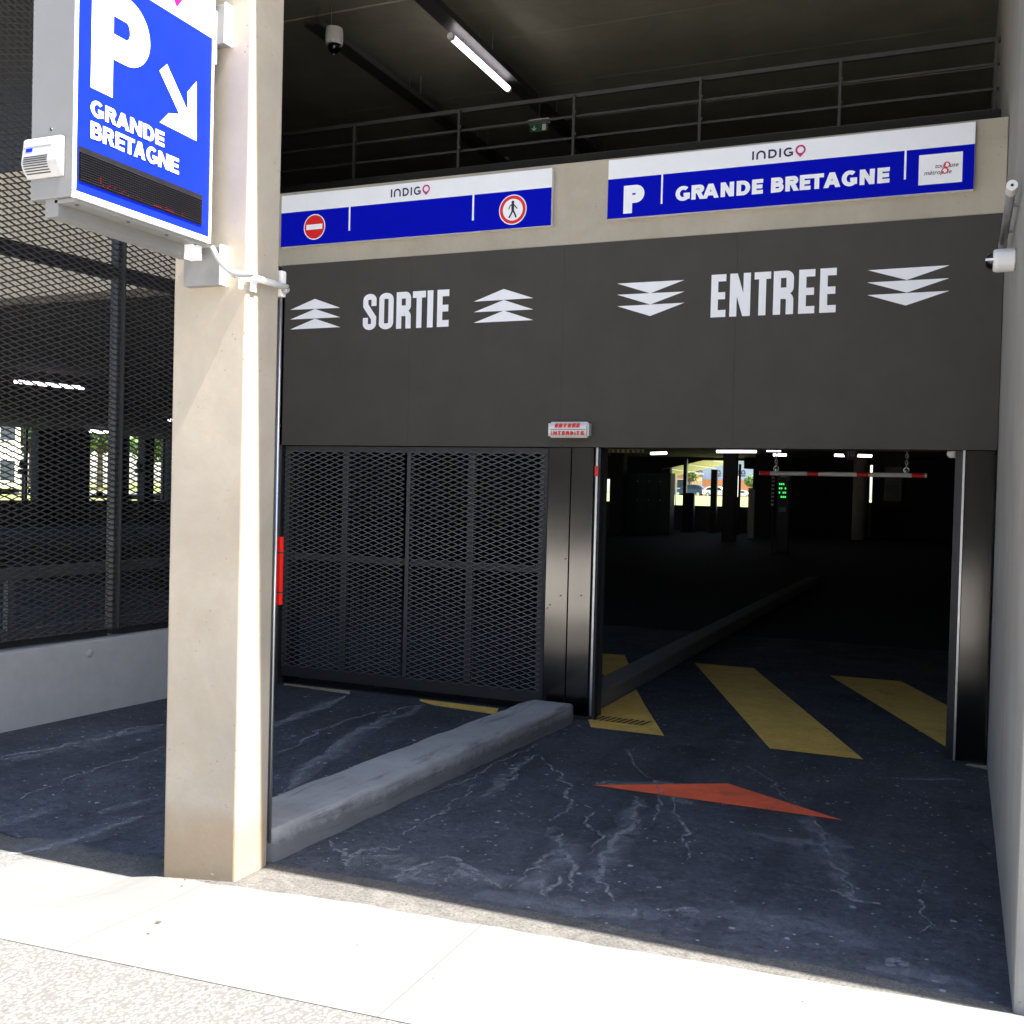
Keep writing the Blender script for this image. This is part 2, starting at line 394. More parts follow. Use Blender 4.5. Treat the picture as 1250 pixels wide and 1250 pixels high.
# ================================================================== GROUND
def h(x, y):
    pts = [(-6, 0), (-2.75, 0), (-1.82, -.125), (-1.3, -.105), (-.84, -.085), (-.685, -.05), (-.3, -.008), (.4, 0), (40, 0)]
    if x <= pts[0][0]: z = pts[0][1]
    else:
        for (a, b), (c, d) in zip(pts, pts[1:]):
            if a <= x <= c: z = b+(d-b)*(x-a)/(c-a); break
        else: z = 0
    f = max(0., min(1., (-.9-y)/2.)); g = max(0., min(1., (y+4.25)/.55)); return z*f*f*(3-2*f)*g*g*(3-2*g)
def sheet(x0, x1, yf0, yf1, nx, ny, dz=0):
    """grid between the curves yf0(x) and yf1(x), following the ground"""
    m = MB(); m.keep = True
    for i in range(nx+1):
        x = x0+(x1-x0)*i/nx
        for j in range(ny+1):
            y = yf0(x)+(yf1(x)-yf0(x))*j/ny; m.v.append((x, y, h(x, y)+dz))
    for i in range(nx):
        for j in range(ny): a = i*(ny+1)+j; m.f.append((a, a+ny+1, a+ny+2, a+1))
    return m
def interp(pts):
    def f(x):
        if x <= pts[0][0]: (a, b), (c, d) = pts[0], pts[1]
        elif x >= pts[-1][0]: (a, b), (c, d) = pts[-2], pts[-1]
        else:
            for (a, b), (c, d) in zip(pts, pts[1:]):
                if a <= x <= c: break
        return b+(d-b)*(x-a)/(c-a)
    return f
strip_out = interp([(-6, -3.56), (-1.5, -3.53), (-.75, -3.55), (-.36, -3.60), (-.225, -3.59), (.235, -3.542), (.741, -3.514), (1.113, -3.484), (1.684, -3.442), (2.2, -3.40), (2.6, -3.37)])
ragged = lambda x: strip_out(x) + .004*math.sin(x*9.)+.003*math.sin(x*23+1)+.002*math.sin(x*61)
joint = interp([(-6, -4.74), (-.67, -4.359), (.817, -4.252), (6, -3.88)])
struct('ground', MB().quad((-900,-900,-.62),(900,-900,-.62),(900,900,-.62),(-900,900,-.62)), M['street'])
struct('bay_floor', sheet(-27, 2.6, lambda x: -3.31, lambda x: 5.2, 110, 34), M['asphalt'])
struct('garage_floor', MB().quad((-27,5.2,0),(2.6,5.2,0),(2.6,41,0),(-27,41,0)), M['shaded_floor'])
struct('gritty_strip', sheet(-6, 2.7, lambda x: ragged(x)-.05, lambda x: -3.29+.015*math.sin(x*7), 140, 3, .003), M['strip'])
pav = struct('pavement', sheet(-30, 30, lambda x: -5.6, lambda x: ragged(min(max(x, -6), 2.7))+.02, 60, 8, -.004), M['aggregate'])
xj = [-30, -3.2, -.42, .765, 4.4, 30]
for i in range(len(xj)-1):
    a, b = xj[i]+.0006, xj[i+1]-.0006
    s = sheet(a, b, lambda x: joint(x)+.0015, lambda x: ragged(max(-6, min(2.7, x))), max(4, int((b-a)*14)), 4, .012)
    n = len(s.v)//5; nv = len(s.v)
    for e in (0, 4):                                     # edges turn down into the joint
        row = [q*5+e for q in range(n)]; base = len(s.v)
        s.v += [(s.v[q][0], s.v[q][1], s.v[q][2]-.05) for q in row]
        for q in range(n-1): s.f.append((row[q], row[q+1], base+q+1, base+q) if e == 4 else (row[q+1], row[q], base+q, base+q+1))
    struct('pavement_slab', s, M['slab'], pav)
struct('aggregate_paving', sheet(-30, 30, lambda x: -5.6, lambda x: joint(max(-6, min(6, x)))-.0015, 120, 6, .011), M['aggregate'])
struct('bounce_paving', sheet(-40, 40, lambda x: -19, lambda x: -5.606, 40, 6, .008), M['bounce_fill'])  # unseen pale paving, added to bounce sunlight up to the entrance front
struct('road', MB().quad((-60,-40,-.12),(60,-40,-.12),(60,-19,-.12),(-60,-19,-.12)), M['street'])

def marking(name, pts, m, dz=.004): return struct(name, MB().quad(*[(p[0], p[1], h(p[0], p[1])+dz) for p in pts]), m)
marking('yellow_marking', [(.06,-.21),(.573,-.21),(.18,.7),(-.06,1.29),(-.075,.1)], M['yellow'])
marking('yellow_marking', [(1.261,-.21),(1.829,-.21),(.602,2.898),(.045,2.885)], M['yellow'])
marking('yellow_marking', [(2.33,.31),(2.33,1.8),(1.896,2.9),(1.285,2.87)], M['yellow'])
marking('yellow_marking', [(-.30,1.45),(-.30,2.0),(-.68,2.99),(-1.2,2.95)], M['yellow'])
marking('yellow_marking', [(-.67,-.165),(-.74,.04),(-1.40,.05),(-1.36,-.02),(-1.2,-.10)], M['yellow'])
marking('yellow_marking', [(-1.95,-.06),(-2.02,.05),(-2.64,.05),(-2.6,0)], M['yellow_pale'])
marking('yellow_marking', [(2.40,-.05),(2.525,-.10),(2.525,.0),(2.42,.0)], M['yellow_pale'])
marking('red_chevron', [(.52,-1.548),(1.835,-1.545),(1.184,-1.154)], M['red_mark'])
dg = thing('drain_grate', 'small slotted drain grate in the yellow stripe beside the gate post', 'drain', (.17,.05,.004))
obj('plate', MB().box(-.02,-.02,.0045,.40,.20,.007), M['yellow'], dg)
for i in range(9):
    x = .0+.042*i; obj('slot', MB().quad((x,.0,.0085),(x+.022,.0,.0085),(x+.05,.16,.0085),(x+.028,.16,.0085)), M['black'], dg)

m = MB()
for px, py_, r in ((193,1125,.008),(181,1139,.004),(226,1073,.006),(258,1067,.008),(436,1153,.003),(529,1194,.0025),(980,1222,.0025)):
    q = bp(px, py_, Z=.015); a_ = random.uniform(0, 3); c_, s_ = math.cos(a_)*r*1.8, math.sin(a_)*r*1.8
    m.hexa([(q.x-c_,q.y-s_,.0125),(q.x+s_*.4,q.y-c_*.4,.0125),(q.x+c_,q.y+s_,.0125),(q.x-s_*.4,q.y+c_*.4,.0125)], [(q.x-c_*.5,q.y-s_*.5,.0125+r*.6),(q.x+s_*.2,q.y-c_*.2,.0125+r*.6),(q.x+c_*.5,q.y+s_*.5,.0125+r*.6),(q.x-s_*.2,q.y+c_*.2,.0125+r*.6)])
o = stuff('pavement_debris', m, M['bark']); o['label'] = 'scattered twigs and grit on the white pavement'

# dried run-off lines on the asphalt
def ribbons(lines, name='dried_runoff', mat='runoff', lab='pale dried run-off lines across the dark asphalt', d0=.0022):
    m = MB(); m.keep = True; ed = []
    for k, (pts, w) in enumerate(lines):
        P = []; jx = jy = 0.
        for a, b in zip(pts, pts[1:]):
            a = bp(*a, Z=0); b = bp(*b, Z=0); n = max(2, int((b-a).length/.022))
            for i in range(n): q = a.lerp(b, i/n); jx = .82*jx+random.gauss(0,.011); jy = .82*jy+random.gauss(0,.013); P.append(Vector((q.x+jx, q.y+jy, 0)))
        P.append(bp(*pts[-1], Z=0))
        wj = 1.; base = len(m.v); dz = d0+.0002*k
        for i, p in enumerate(P):
            d = (P[min(i+1,len(P)-1)]-P[max(i-1,0)]); d.z = 0; d.normalize(); nrm = Vector((-d.y, d.x, 0))
            wj = .75*wj+.25*random.uniform(.25,1.75); ww = w*.68*wj*(1.25-.7*abs(2*i/len(P)-1))
            for s_, e in ((-1, 1), (-.25, .1), (.25, .1), (1, 1)): q = p+nrm*ww*s_; m.v.append((q.x, q.y, h(q.x, q.y)+dz)); ed.append(e)
        for i in range(len(P)-1):
            for j in range(3): a = base+i*4+j; m.f.append((a, a+1, a+5, a+4))
    o = stuff(name, m, M[mat]); o['label'] = lab
    at = o.data.attributes.new('edge', 'FLOAT', 'POINT'); at.data.foreach_set('value', ed)
z8 = lambda *p: [(300+x/2.5, 820+y/2.5) for x, y in p]
z7 = lambda *p: [(700+x/2.273, 850+y/2.273) for x, y in p]
z5 = lambda *p: [(x/2.717, 640+y/2.717) for x, y in p]
ribbons([
 (z8((885,255),(830,285),(820,330),(790,360),(705,385)), .03), (z8((885,255),(905,290),(950,310),(990,355),(985,400),(940,450)), .022),
 (z8((935,475),(955,500),(940,545),(870,590),(850,630),(805,660)), .022), (z8((940,545),(965,575),(990,610),(1005,640),(970,665)), .022),
 (z8((1190,380),(1185,470),(1130,520),(1100,575),(1060,620),(1090,660),(1120,705)), .028), (z8((1130,235),(1180,245),(1175,290),(1230,330),(1250,345)), .018),
 (z8((545,100),(470,115),(380,165),(300,205),(210,255),(160,280),(130,330),(115,365)), .045), (z8((450,115),(340,135),(260,170),(190,195),(100,230)), .03),
 (z8((310,75),(230,110),(150,140),(90,165)), .07), (z8((290,580),(350,550),(420,545),(470,540)), .05),
 (z8((440,635),(480,600),(560,575),(620,560),(690,600),(740,630),(780,665)), .03), (z8((600,640),(660,615),(700,640)), .03),
 (z8((240,515),(280,550),(300,590)), .03), (z8((700,345),(650,395),(560,450),(480,500)), .018),
 (z8((1050,400),(1050,450),(1060,500),(1040,560)), .02), (z8((950,620),(960,650),(920,680),(900,640)), .03),
 (z7((655,335),(680,370),(700,420),(740,480),(755,530),(770,560)), .022), (z7((220,240),(245,290),(260,320),(215,355)), .018),
 (z7((480,195),(560,240),(610,290),(650,330)), .016), (z7((280,280),(290,330),(300,400),(320,460)), .02),
 (z7((980,500),(970,600),(960,660)), .012), (z7((960,230),(1080,235)), .035), (z7((400,120),(470,130)), .02),
 (z7((860,750),(900,740),(930,750)), .05), (z7((250,600),(330,590)), .04), (z7((60,245),(130,240)), .03),
 (z7((700,540),(780,570),(850,580)), .03), (z7((1000,790),(1040,800)), .03),
 (z5((0,775),(110,750),(230,725),(370,700),(430,675),(555,662)), .035), (z5((60,870),(160,830),(250,800),(400,760),(550,720)), .018),
 (z5((0,1020),(150,1000),(300,960),(450,900)), .05), (z8((60,585),(200,500),(420,415),(700,320),(1000,165)), .012),
])

ribbons([
 (z8((300,590),(420,560),(480,600),(560,650)), .16), (z8((440,640),(600,600),(760,650),(900,660)), .15), (z8((700,690),(900,700),(1100,720),(1240,760)), .16),
 (z8((1190,400),(1130,520),(1060,640)), .12), (z8((930,470),(950,560),(860,640)), .10), (z8((860,260),(790,330),(720,380)), .09),
 (z7((60,245),(240,250),(330,300)), .12), (z7((650,340),(740,470),(780,580)), .13), (z7((300,600),(480,620),(700,640),(800,700)), .16), (z7((820,760),(950,770),(1080,800)), .13),
 (z7((880,225),(980,230),(1080,235)), .07), (z7((480,370),(640,400),(780,420)), .08),
 (z5((0,780),(230,730),(430,680),(555,665)), .14), (z5((0,930),(150,900),(330,870),(500,850)), .13), (z5((0,1010),(200,980),(450,900)), .17),
 (z8((540,105),(380,170),(200,270),(120,350)), .13), (z8((300,80),(180,130),(90,165)), .12)], 'dust_smear', 'smear', 'broad pale dust smears on the dark asphalt', .0012)

# ================================================================== PILLAR, RIGHT WALL, BEAMS, SOFFIT
PL, PR, PF, PB = -.685, -.322, -3.539, -3.323
HS = 6.7
p = MB().hexa([(PL,PF,-.25),(PR,PF,-.25),(PR,PB,-.25),(PL,PB,-.25)], [(PL,PF,HS),(PR,PF,HS),(PR,PB,HS),(PL,PB,HS)])
tag(obj('concrete_pillar', p, M['pillar'], bevel=.009), 'square beige concrete pillar carrying the blue projecting parking sign', 'pillar')
XR, YR = 2.527, -3.345
tag(obj('side_wall', MB().box(XR, YR, -.2, XR+.34, 41, HS), M['wall'], bevel=.012), 'tall grey concrete wall beside the entrance lane carrying the dome camera', 'wall')
BZ0, BZ1 = 3.351, 3.93
tag(obj('concrete_beam', MB().box(-2.75, .012, BZ0, XR-.003, .42, BZ1), M['beam'], bevel=.008), 'beige concrete beam behind the two blue and white sign panels', 'beam')
tag(obj('concrete_beam', MB().box(-14, .3, 3.31, -3.35, .62, 4.5), M['beam'], bevel=.01), 'deep concrete beam seen through the dark mesh fence', 'beam')
tag(obj('shade_backdrop', MB().box(-14, .32, 4.502, -3.36, .5, HS-.004), M['black']), 'black cladding added for darkness above the deep beam behind the mesh fence', 'backdrop')  # black sheet added to make the space above the beam dark
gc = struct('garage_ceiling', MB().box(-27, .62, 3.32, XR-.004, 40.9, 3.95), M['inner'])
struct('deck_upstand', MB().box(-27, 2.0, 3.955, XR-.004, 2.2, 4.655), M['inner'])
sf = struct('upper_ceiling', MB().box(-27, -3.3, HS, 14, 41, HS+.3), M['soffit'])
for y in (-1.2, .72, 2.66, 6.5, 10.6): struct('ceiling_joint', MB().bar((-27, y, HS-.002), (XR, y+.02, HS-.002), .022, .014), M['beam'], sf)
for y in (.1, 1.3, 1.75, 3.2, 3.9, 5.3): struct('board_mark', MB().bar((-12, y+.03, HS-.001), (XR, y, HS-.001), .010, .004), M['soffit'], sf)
tag(obj('deck_shade_wall', MB().box(-26.9, 8.6, 3.96, XR-.01, 8.8, HS-.01), M['deck_shade']), 'added darkening wall at the back of the upper deck behind the rail', 'wall')  # added near-black wall, keeps the deck behind the rail dark
tag(obj('upper_facade', MB().box(-27, -3.654, HS, 14, -3.3, 12), M['beam']), 'concrete facade above the entrance bay', 'facade')
for x in (-8.2, -15.4, -22.): tag(obj('concrete_pillar', MB().box(x-.2, PF, -.3, x+.2, PF+.4, HS), M['pillar']), 'concrete street pillar beyond the mesh fence', 'pillar', 'street pillars beyond the mesh fence')
tag(obj('end_wall', MB().box(-27.35, -3.4, -.3, -27, -3.21, HS), M['beam']), 'narrow concrete wall end at the street', 'wall')

# ================================================================== FASCIA
f = thing('gate_fascia', 'wide dark grey fascia lettered SORTIE and ENTREE above the gates', 'fascia', (0,0,1.92))
FZ0, FZ1 = 1.922, 3.349
seams = [-2.70, -1.53, -.30, .92, XR-.004]
for a, b in zip(seams, seams[1:]): obj('panel', MB().box(a+.0005, 0, FZ0, b-.0005, .30, FZ1), M['fascia'], f)
for (x, y) in ((423,390),(515,448),(517,350),(423,494),(828,406),(833,329),(953,317),(1078,492),(947,493),(355,473),(512,497),(1240-30,380)):
    q = bp(x, y, Y=0); obj('rivet', MB().lathe([(.006,0),(.005,.003)], (q.x,0,q.z), (0,-1,0), 8), M['gate_frame'], f)
pw = lambda x, y, pl=0.: (lambda q: (q.x, q.z))(bp(x, y, Y=pl))
for s5, o, tris in ((3.472, (340,300), [[(50,272),(262,263),(155,225)],[(50,313),(262,303),(155,268)],[(50,355),(262,345),(155,309)],
                     [(828,237),(1080,222),(955,183)],[(828,282),(1080,270),(955,230)],[(828,327),(1080,315),(955,275)]]),
                    (2.273, (700,300), [[(122,105),(308,95),(213,132)],[(122,136),(308,127),(213,163)],[(122,168),(308,158),(213,195)],
                     [(817,68),(1045,54),(925,95)],[(815,102),(1043,90),(925,130)],[(815,137),(1043,125),(922,166)]])):
    for t in tris: XZ().poly([pw(o[0]+a/s5, o[1]+b/s5) for a, b in t]).done('arrow_mark', M['vinyl'], f)
def word(txt, boxes, sc, org, z0, z1, st, t, ym, m, parent, name='lettering', cond=False, pl=0., shear=0, prt=None):
    pr = prt or XZ(.0015, pl)
    for c, (a, b) in zip(txt, boxes): pr.letter(c, pw(org[0]+a/sc, ym, pl)[0], pw(org[0]+b/sc, ym, pl)[0], z0, z1, st, t, cond, shear)
    return pr.done(name, m, parent)
zt = lambda x, y, pl=0.: pw(x, y, pl)[1]
S0, S1 = (zt(443.6,403)+zt(547,399))/2, (zt(444,359)+zt(548,353.5))/2
word('SORTIE', [(130,285),(317,485),(520,690),(710,862),(882,950),(998,1137)], 9.615, (430,340), S0, S1, .0445, .050, 378, M['vinyl'], f, cond=True)
E0, E1 = (zt(867,387)+zt(1019,382))/2, (zt(869,335.5)+zt(1021,327))/2
word('ENTREE', [(60,193),(228,413),(447,594),(618,800),(845,990),(1035,1182)], 7.353, (860,320), E0, E1, .047, .047, 357, M['vinyl'], f, cond=True)

# ================================================================== SIGN PANELS
SY = -.03
def logo(x0, x1, z0, z1, parent, pl):
    """round-stroke word mark with a map pin for the last letter, x0..x1 wide"""
    X = lambda q: x0+(x1-x0)*(q-228)/809.; H = z1-z0; s = (x1-x0)*.036
    n_ = lambda: XZ(.002, pl)
    dn = lambda pr: pr.done('logo_letter', M['purple'], parent)
    for xx in (X(228), X(640)): dn(n_().poly([(xx,z0),(xx+s,z0),(xx+s,z1),(xx,z1)]))
    pr = n_(); w = X(437)-X(292); r = w/2
    pr.piece(A_(X(292)+r, z1-r, r, r, r-s, r-s, 0, 180, 16), lambda p: p)
    for xx in (X(292), X(437)-s): pr.poly([(xx,z0),(xx+s,z0),(xx+s,z1-r),(xx,z1-r)])
    dn(pr); dn(n_().letter('D', X(475), X(605), z0, z1, s, s)); dn(n_().letter('G', X(707), X(850), z0, z1, s, s))
    pn = XZ(.002, pl); r = (X(1037)-X(883))/2; cx = X(960); cz = z0+H*.62
    pn.disc(cx, cz, r, r*.62); pn.poly([(cx-r*.72, cz-r*.70), (cx, cz-r*1.45), (cx+r*.72, cz-r*.70), (cx, cz-r*.62)]); pn.done('logo_pin', M['magenta'], parent)
def panel(x0, x1, z0, zm, z1, label):
    t = thing('sign_panel', label, 'sign', (x0, 0, z0), 'blue and white panels on the beam')
    obj('backing', MB().box(x0, SY, z0, x1, .011, z1), M['white'], t, bevel=.002, seg=1)
    obj('blue_field', MB().box(x0+.001, SY-.001, z0+.001, x1-.001, SY-.0002, zm), M['blue_dark'], t)
    return t
a = bp(672.5,276,Y=SY); ZA0 = (zt(672,276,SY)+zt(346,301,SY))/2; ZA1 = (zt(673,206,SY)+zt(346,238,SY))/2; ZAm = (zt(673,229,SY)+zt(346,260,SY))/2
t = panel(-2.70, a.x, ZA0, ZAm, ZA1, 'blue and white sign panel with red no-entry and pedestrian discs over the exit')
FY = SY-.001
for xx, ya, yb in ((427,252,281.5),(578,237.5,269)):
    x = pw(xx, ya, FY)[0]; obj('divider', MB().box(x-.007, FY-.001, zt(xx,yb,FY), x+.007, FY-.0002, ZAm+.001), M['vinyl'], t)
c = pw(384,277,FY); pr = XZ(.001, FY); pr.disc(*c, .100); d = pr.done('no_entry_disc', M['vinyl'], t)
XZ(.0018, FY).disc(*c, .092).done('red_disc', M['red'], d)
pr = XZ(.003, FY); pr.poly([(c[0]-.074,c[1]-.02),(c[0]+.074,c[1]-.02),(c[0]+.074,c[1]+.02),(c[0]-.074,c[1]+.02)]); pr.done('white_bar', M['vinyl'], d)
c = pw(626,256,FY); pr = XZ(.001, FY); pr.disc(*c, .108); d = pr.done('no_pedestrians_disc', M['vinyl'], t)
XZ(.0018, FY).disc(*c, .101, .078).done('red_ring', M['red'], d)
pr = XZ(.0022, FY); u = .0105
def limb(pr, pts, w):
    for (x0, z0), (x1, z1) in zip(pts, pts[1:]):
        L = math.hypot(x1-x0, z1-z0); nx, nz = -(z1-z0)/L*w/2, (x1-x0)/L*w/2
        pr.poly([(x0-nx,z0-nz),(x1-nx,z1-nz),(x1+nx,z1+nz),(x0+nx,z0+nz)])
pr.disc(c[0], c[1]+5.1*u, 1.05*u)
limb(pr, [(c[0],c[1]+4.2*u),(c[0],c[1]-.5*u)], 2.*u)
limb(pr, [(c[0],c[1]-.2*u),(c[0]+1.5*u,c[1]-2.6*u),(c[0]+2.6*u,c[1]-5.4*u)], 1.1*u); limb(pr, [(c[0],c[1]-.2*u),(c[0]-1.*u,c[1]-2.8*u),(c[0]-2.7*u,c[1]-5.4*u)], 1.1*u)
limb(pr, [(c[0]+.4*u,c[1]+3.7*u),(c[0]+2.3*u,c[1]+1.8*u),(c[0]+3.3*u,c[1]+.4*u)], .75*u); limb(pr, [(c[0]-.4*u,c[1]+3.7*u),(c[0]-2.3*u,c[1]+2.2*u),(c[0]-3*u,c[1]+.4*u)], .75*u)
pr.done('walking_figure', M['ink'], d)
logo(pw(477.3,235,SY)[0], pw(525,231,SY)[0], zt(478,241,SY), zt(478,231.2,SY), t, SY)

ax, bx = pw(741,269,SY)[0], pw(1188.5,230,SY)[0]
ZB0 = (zt(740,269,SY)+zt(1187,230,SY))/2; ZB1 = (zt(742,197,SY)+zt(1190,147,SY))/2; ZBm = (zt(741.5,221,SY)+zt(1189,174,SY))/2
t = panel(ax, bx, ZB0, ZBm, ZB1, 'blue and white sign panel lettered GRANDE BRETAGNE over the entrance')
for xx, ya, yb in ((808.5,214.5,248.7),(1105.7,182.5,219)):
    x = pw(xx, ya, FY)[0]; obj('divider', MB().box(x-.006, FY-.001, zt(xx,yb,FY), x+.006, FY-.0002, ZBm+.001), M['vinyl'], t)
pr = XZ(.001, FY); pr.letter('P', pw(761.2,245,FY)[0], pw(786.5,245,FY)[0], zt(761.5,261,FY), zt(762,227,FY), .062, .055); pr.done('big_letter', M['vinyl'], t)
G0, G1 = (zt(826,246.5,FY)+zt(1085,222,FY))/2, (zt(826,228.7,FY)+zt(1085,203.5,FY))/2
bx_ = [(268,330),(337,396),(385,456),(464,522),(533,592),(600,648),(683,738),(745,805),(808,855),(852,912),(911,985),(990,1057),(1068,1133),(1145,1198)]
word('GRANDE', bx_[:6], 3.571, (750,170), G0, G1, .0295, .0255, 228, M['vinyl'], t, pl=FY); word('BRETAGNE', bx_[6:], 3.571, (750,170), G0, G1, .0295, .0255, 228, M['vinyl'], t, pl=FY)
logo(pw(918.2,190,SY)[0], pw(983.5,186,SY)[0], (zt(919,196,SY)+zt(963,190.5,SY))/2, (zt(919,185.2,SY)+zt(963,180,SY))/2, t, SY)
cx0, cx1 = pw(1121.5,208,FY)[0], pw(1175,203,FY)[0]; cz0, cz1 = (zt(1121,227,FY)+zt(1174,221.6,FY))/2, (zt(1122.8,190,FY)+zt(1175.8,184.4,FY))/2
cp = obj('city_plate', MB().box(cx0, FY-.004, cz0, cx1, FY-.0003, cz1), M['vinyl'], t, bevel=.002, seg=1)
def text(txt, x, z, size, y, m, parent, name='small_lettering', shear=.25, align='LEFT'):
    c = bpy.data.curves.new(name, 'FONT'); c.body = txt; c.size = size; c.shear = shear; c.align_x = align; c.offset = size*.008
    o = bpy.data.objects.new(name, c); COL.objects.link(o); bpy.context.view_layer.update()
    me = bpy.data.meshes.new_from_object(o.evaluated_get(bpy.context.evaluated_depsgraph_get())); bpy.data.objects.remove(o)
    me.transform(Matrix.Translation((x, y, z)) @ Matrix.Rotation(math.pi/2, 4, 'X')); me.materials.clear(); me.materials.append(m)
    return link(name, me, parent)
cw = cx1-cx0; cy = FY-.0055; mz = (cz0+cz1)/2
text('toul', cx0+cw*.37, mz+.004, .037, cy, M['ink'], cp); text('use', cx0+cw*.70, mz+.004, .037, cy, M['ink'], cp)
text('métrop', cx0+cw*.12, mz-.034, .037, cy, M['ink'], cp); text('le', cx0+cw*.645, mz-.034, .037, cy, M['ink'], cp)
pr = XZ(.0015, FY-.004); pr.disc(cx0+cw*.645, mz+.019, .019, .012); pr.disc(cx0+cw*.60, mz-.016, .020, .013); pr.done('red_eight', M['red'], cp)

# notice light box
q0, q1 = pw(669.5,525,-.06), pw(718.5,525,-.06); nz0, nz1 = zt(694,534.5,-.06), zt(694,514.5,-.06)
t = thing('notice_lamp', 'small white plastic light box lettered ENTREE INTERDITE in red', 'light box', (q0[0],0,nz0))
w = q1[0]-q0[0]
prof = [(0,nz0+.01),(-.045,nz0),(-.07,nz0+.03),(-.075,(nz0+nz1)/2),(-.07,nz1-.03),(-.045,nz1),(0,nz1-.01)]
m = MB(); m.hexa([(q0[0]+.012,y-.001,z) for y, z in prof], [(q1[0]-.012,y-.001,z) for y, z in prof]); obj('housing', m, M['white_plastic'], t, bevel=.006)
for x in (q0[0]+.004, q1[0]-.004): obj('end_cap', MB().box(x-.006,-.062,nz0+.012,x+.006,-.002,nz1-.012), M['white_plastic'], t, bevel=.004)
obj('seam', MB().box(q0[0]+.02,-.0775,(nz0+nz1)/2-.004,q1[0]-.02,-.073,(nz0+nz1)/2+.004), M['pipe_grey'], t)
hh = nz1-nz0
word('ENTREE', [(305,375),(390,470),(490,560),(585,665),(680,760),(770,850)], 17.857, (660,505), nz0+hh*.62, nz0+hh*.87, .0125, .0085, 520, M['red'], t, pl=-.075, shear=.22)
word('INTERDITE', [(225,245),(275,355),(375,440),(465,535),(555,635),(650,715),(740,760),(780,850),(875,945)], 17.857, (660,505), nz0+hh*.17, nz0+hh*.40, .0095, .0075, 528, M['red'], t, pl=-.0755)

# ================================================================== GATE POSTS
def stainless(name, x0, x1, xs, label, mat='steel'):
    t = thing(name, label, 'gate post', (x0, .02, 0), 'stainless gate posts')
    xx = [x0]+xs+[x1]
    for a, b in zip(xx, xx[1:]): obj('steel_cladding', MB().box(a+.0025, .02, .0, b-.0025, .05, FZ0-.002), M[mat], t, bevel=.003, seg=1)
    obj('post_core', MB().box(x0+.004, .045, .0, x1-.004, .22, FZ0-.002), M['dark_steel'], t)
    return t
t = stainless('gate_post', -.392, -.045, [bp(697,545,Y=.02).x+.005], 'stainless steel gate post between the mesh gate and the open entrance')
obj('rubber_edge', MB().box(-.040,.015,.0,.004,.10,FZ0-.002), M['rubber'], t, bevel=.006)
obj('bright_trim', MB().box(-.028,.009,.03,-.014,.015,FZ0-.002), M['galv'], t)
obj('foot_trim', MB().box(-.40,.012,.0,.008,.06,.022), M['rubber'], t)
obj('guide_rail', MB().box(-.02,.105,.0,-.004,.20,FZ0-.004), M['dark_steel'], t)
q = bp(728.7,575,Y=.0); obj('red_reflector', MB().box(-.034,-.003,q.z-.035,-.006,.008,q.z+.035), M['red'], t, bevel=.004)
for x, y in ((671,738),(690,682),(668,742),(684,727),(709,727)):
    q = bp(x, y, Y=.02); obj('scuff', MB().quad((q.x-.01,.0185,q.z-.006),(q.x+.012,.0185,q.z-.003),(q.x+.006,.0185,q.z+.006)), M['ink'], t)
t = stainless('gate_post', 2.345, XR-.012, [], 'narrow stainless gate post against the grey concrete wall', 'steel_dim_reflection')
obj('bright_trim', MB().box(2.334,.012,.01,2.346,.06,FZ0-.002), M['galv'], t)
obj('track', MB().box(2.29,.07,.0,2.343,.34,FZ0-.002), M['black'], t)
obj('foot_trim', MB().box(2.33,.012,.0,XR-.006,.06,.012), M['rubber'], t)
lt = bp(1169,551,Y=.2)
tag(obj('small_sensor', MB().lathe([(.03,0),(.035,.02),(.02,.04)], (lt.x-.03,.2,FZ0-.002), (0,0,-1), 12), M['white_plastic']), 'small white sensor under the fascia near the grey wall', 'sensor')

# ================================================================== EXPANDED MESH
def expanded(o, u, L, z0, z1, n, lw=.104, sw=.0385, th=.0062, dp=.010):
    """diamond mesh from o along u (length L)"""
    o = Vector(o); u = Vector(u).normalized(); n = Vector(n).normalized(); m = MB(); m.keep = True
    nc = int(L/(lw/2)); nr = int((z1-z0)/sw)
    for j in range(nr+1):
        for sg in (1, -1):
            if (j == 0 and sg < 0) or (j == nr and sg > 0): continue
            base = len(m.v)
            for i in range(nc+1):
                z = z0+j*sw+(sg*sw/2 if i % 2 else 0)+random.uniform(-.0013,.0013)+.004*math.sin(i*.21+j*.05)*math.sin(j*.13); p = o+u*(i*lw/2); lean = n*(dp*.5)*(1 if i % 2 else -1)*sg
                for a, b in ((-.5,-.35),(.5,-.2),(.5,.35),(-.5,.2)): q = p+n*(a*dp)+lean*.4; m.v.append((q.x, q.y, z+b*th*2))
            for i in range(nc):
                for k in range(4): a = base+i*4; m.f.append((a+k, a+(k+1)%4, a+4+(k+1)%4, a+4+k))
    return m
g = thing('mesh_gate', 'closed dark sliding gate of expanded metal mesh under SORTIE', 'gate', (-1.5,.03,.06))
GX0, GX1, GZ0, GZ1 = -2.66, -.405, .07, 1.915
xmid = bp(497,690,Y=.03).x
for a, b, in ((GX0+.005, xmid-.006), (xmid+.012, GX1-.004)):
    stuff('mesh_panel', expanded((a,.03,0), (1,0,0), b-a, .15, GZ1-.005, (0,-1,0)), M['gate_mesh'], g)
obj('bottom_rail', MB().box(GX0,.035,GZ0,GX1,.085,.165), M['black'], g, bevel=.003, seg=1)
obj('top_rail', MB().box(GX0,.04,GZ1-.045,GX1,.085,GZ1), M['gate_frame'], g)
for x, w in ((GX0+.025,.05),(GX1-.028,.05)): obj('stile', MB().box(x-w/2,.04,.166,x+w/2,.085,GZ1-.046), M['gate_frame'], g)
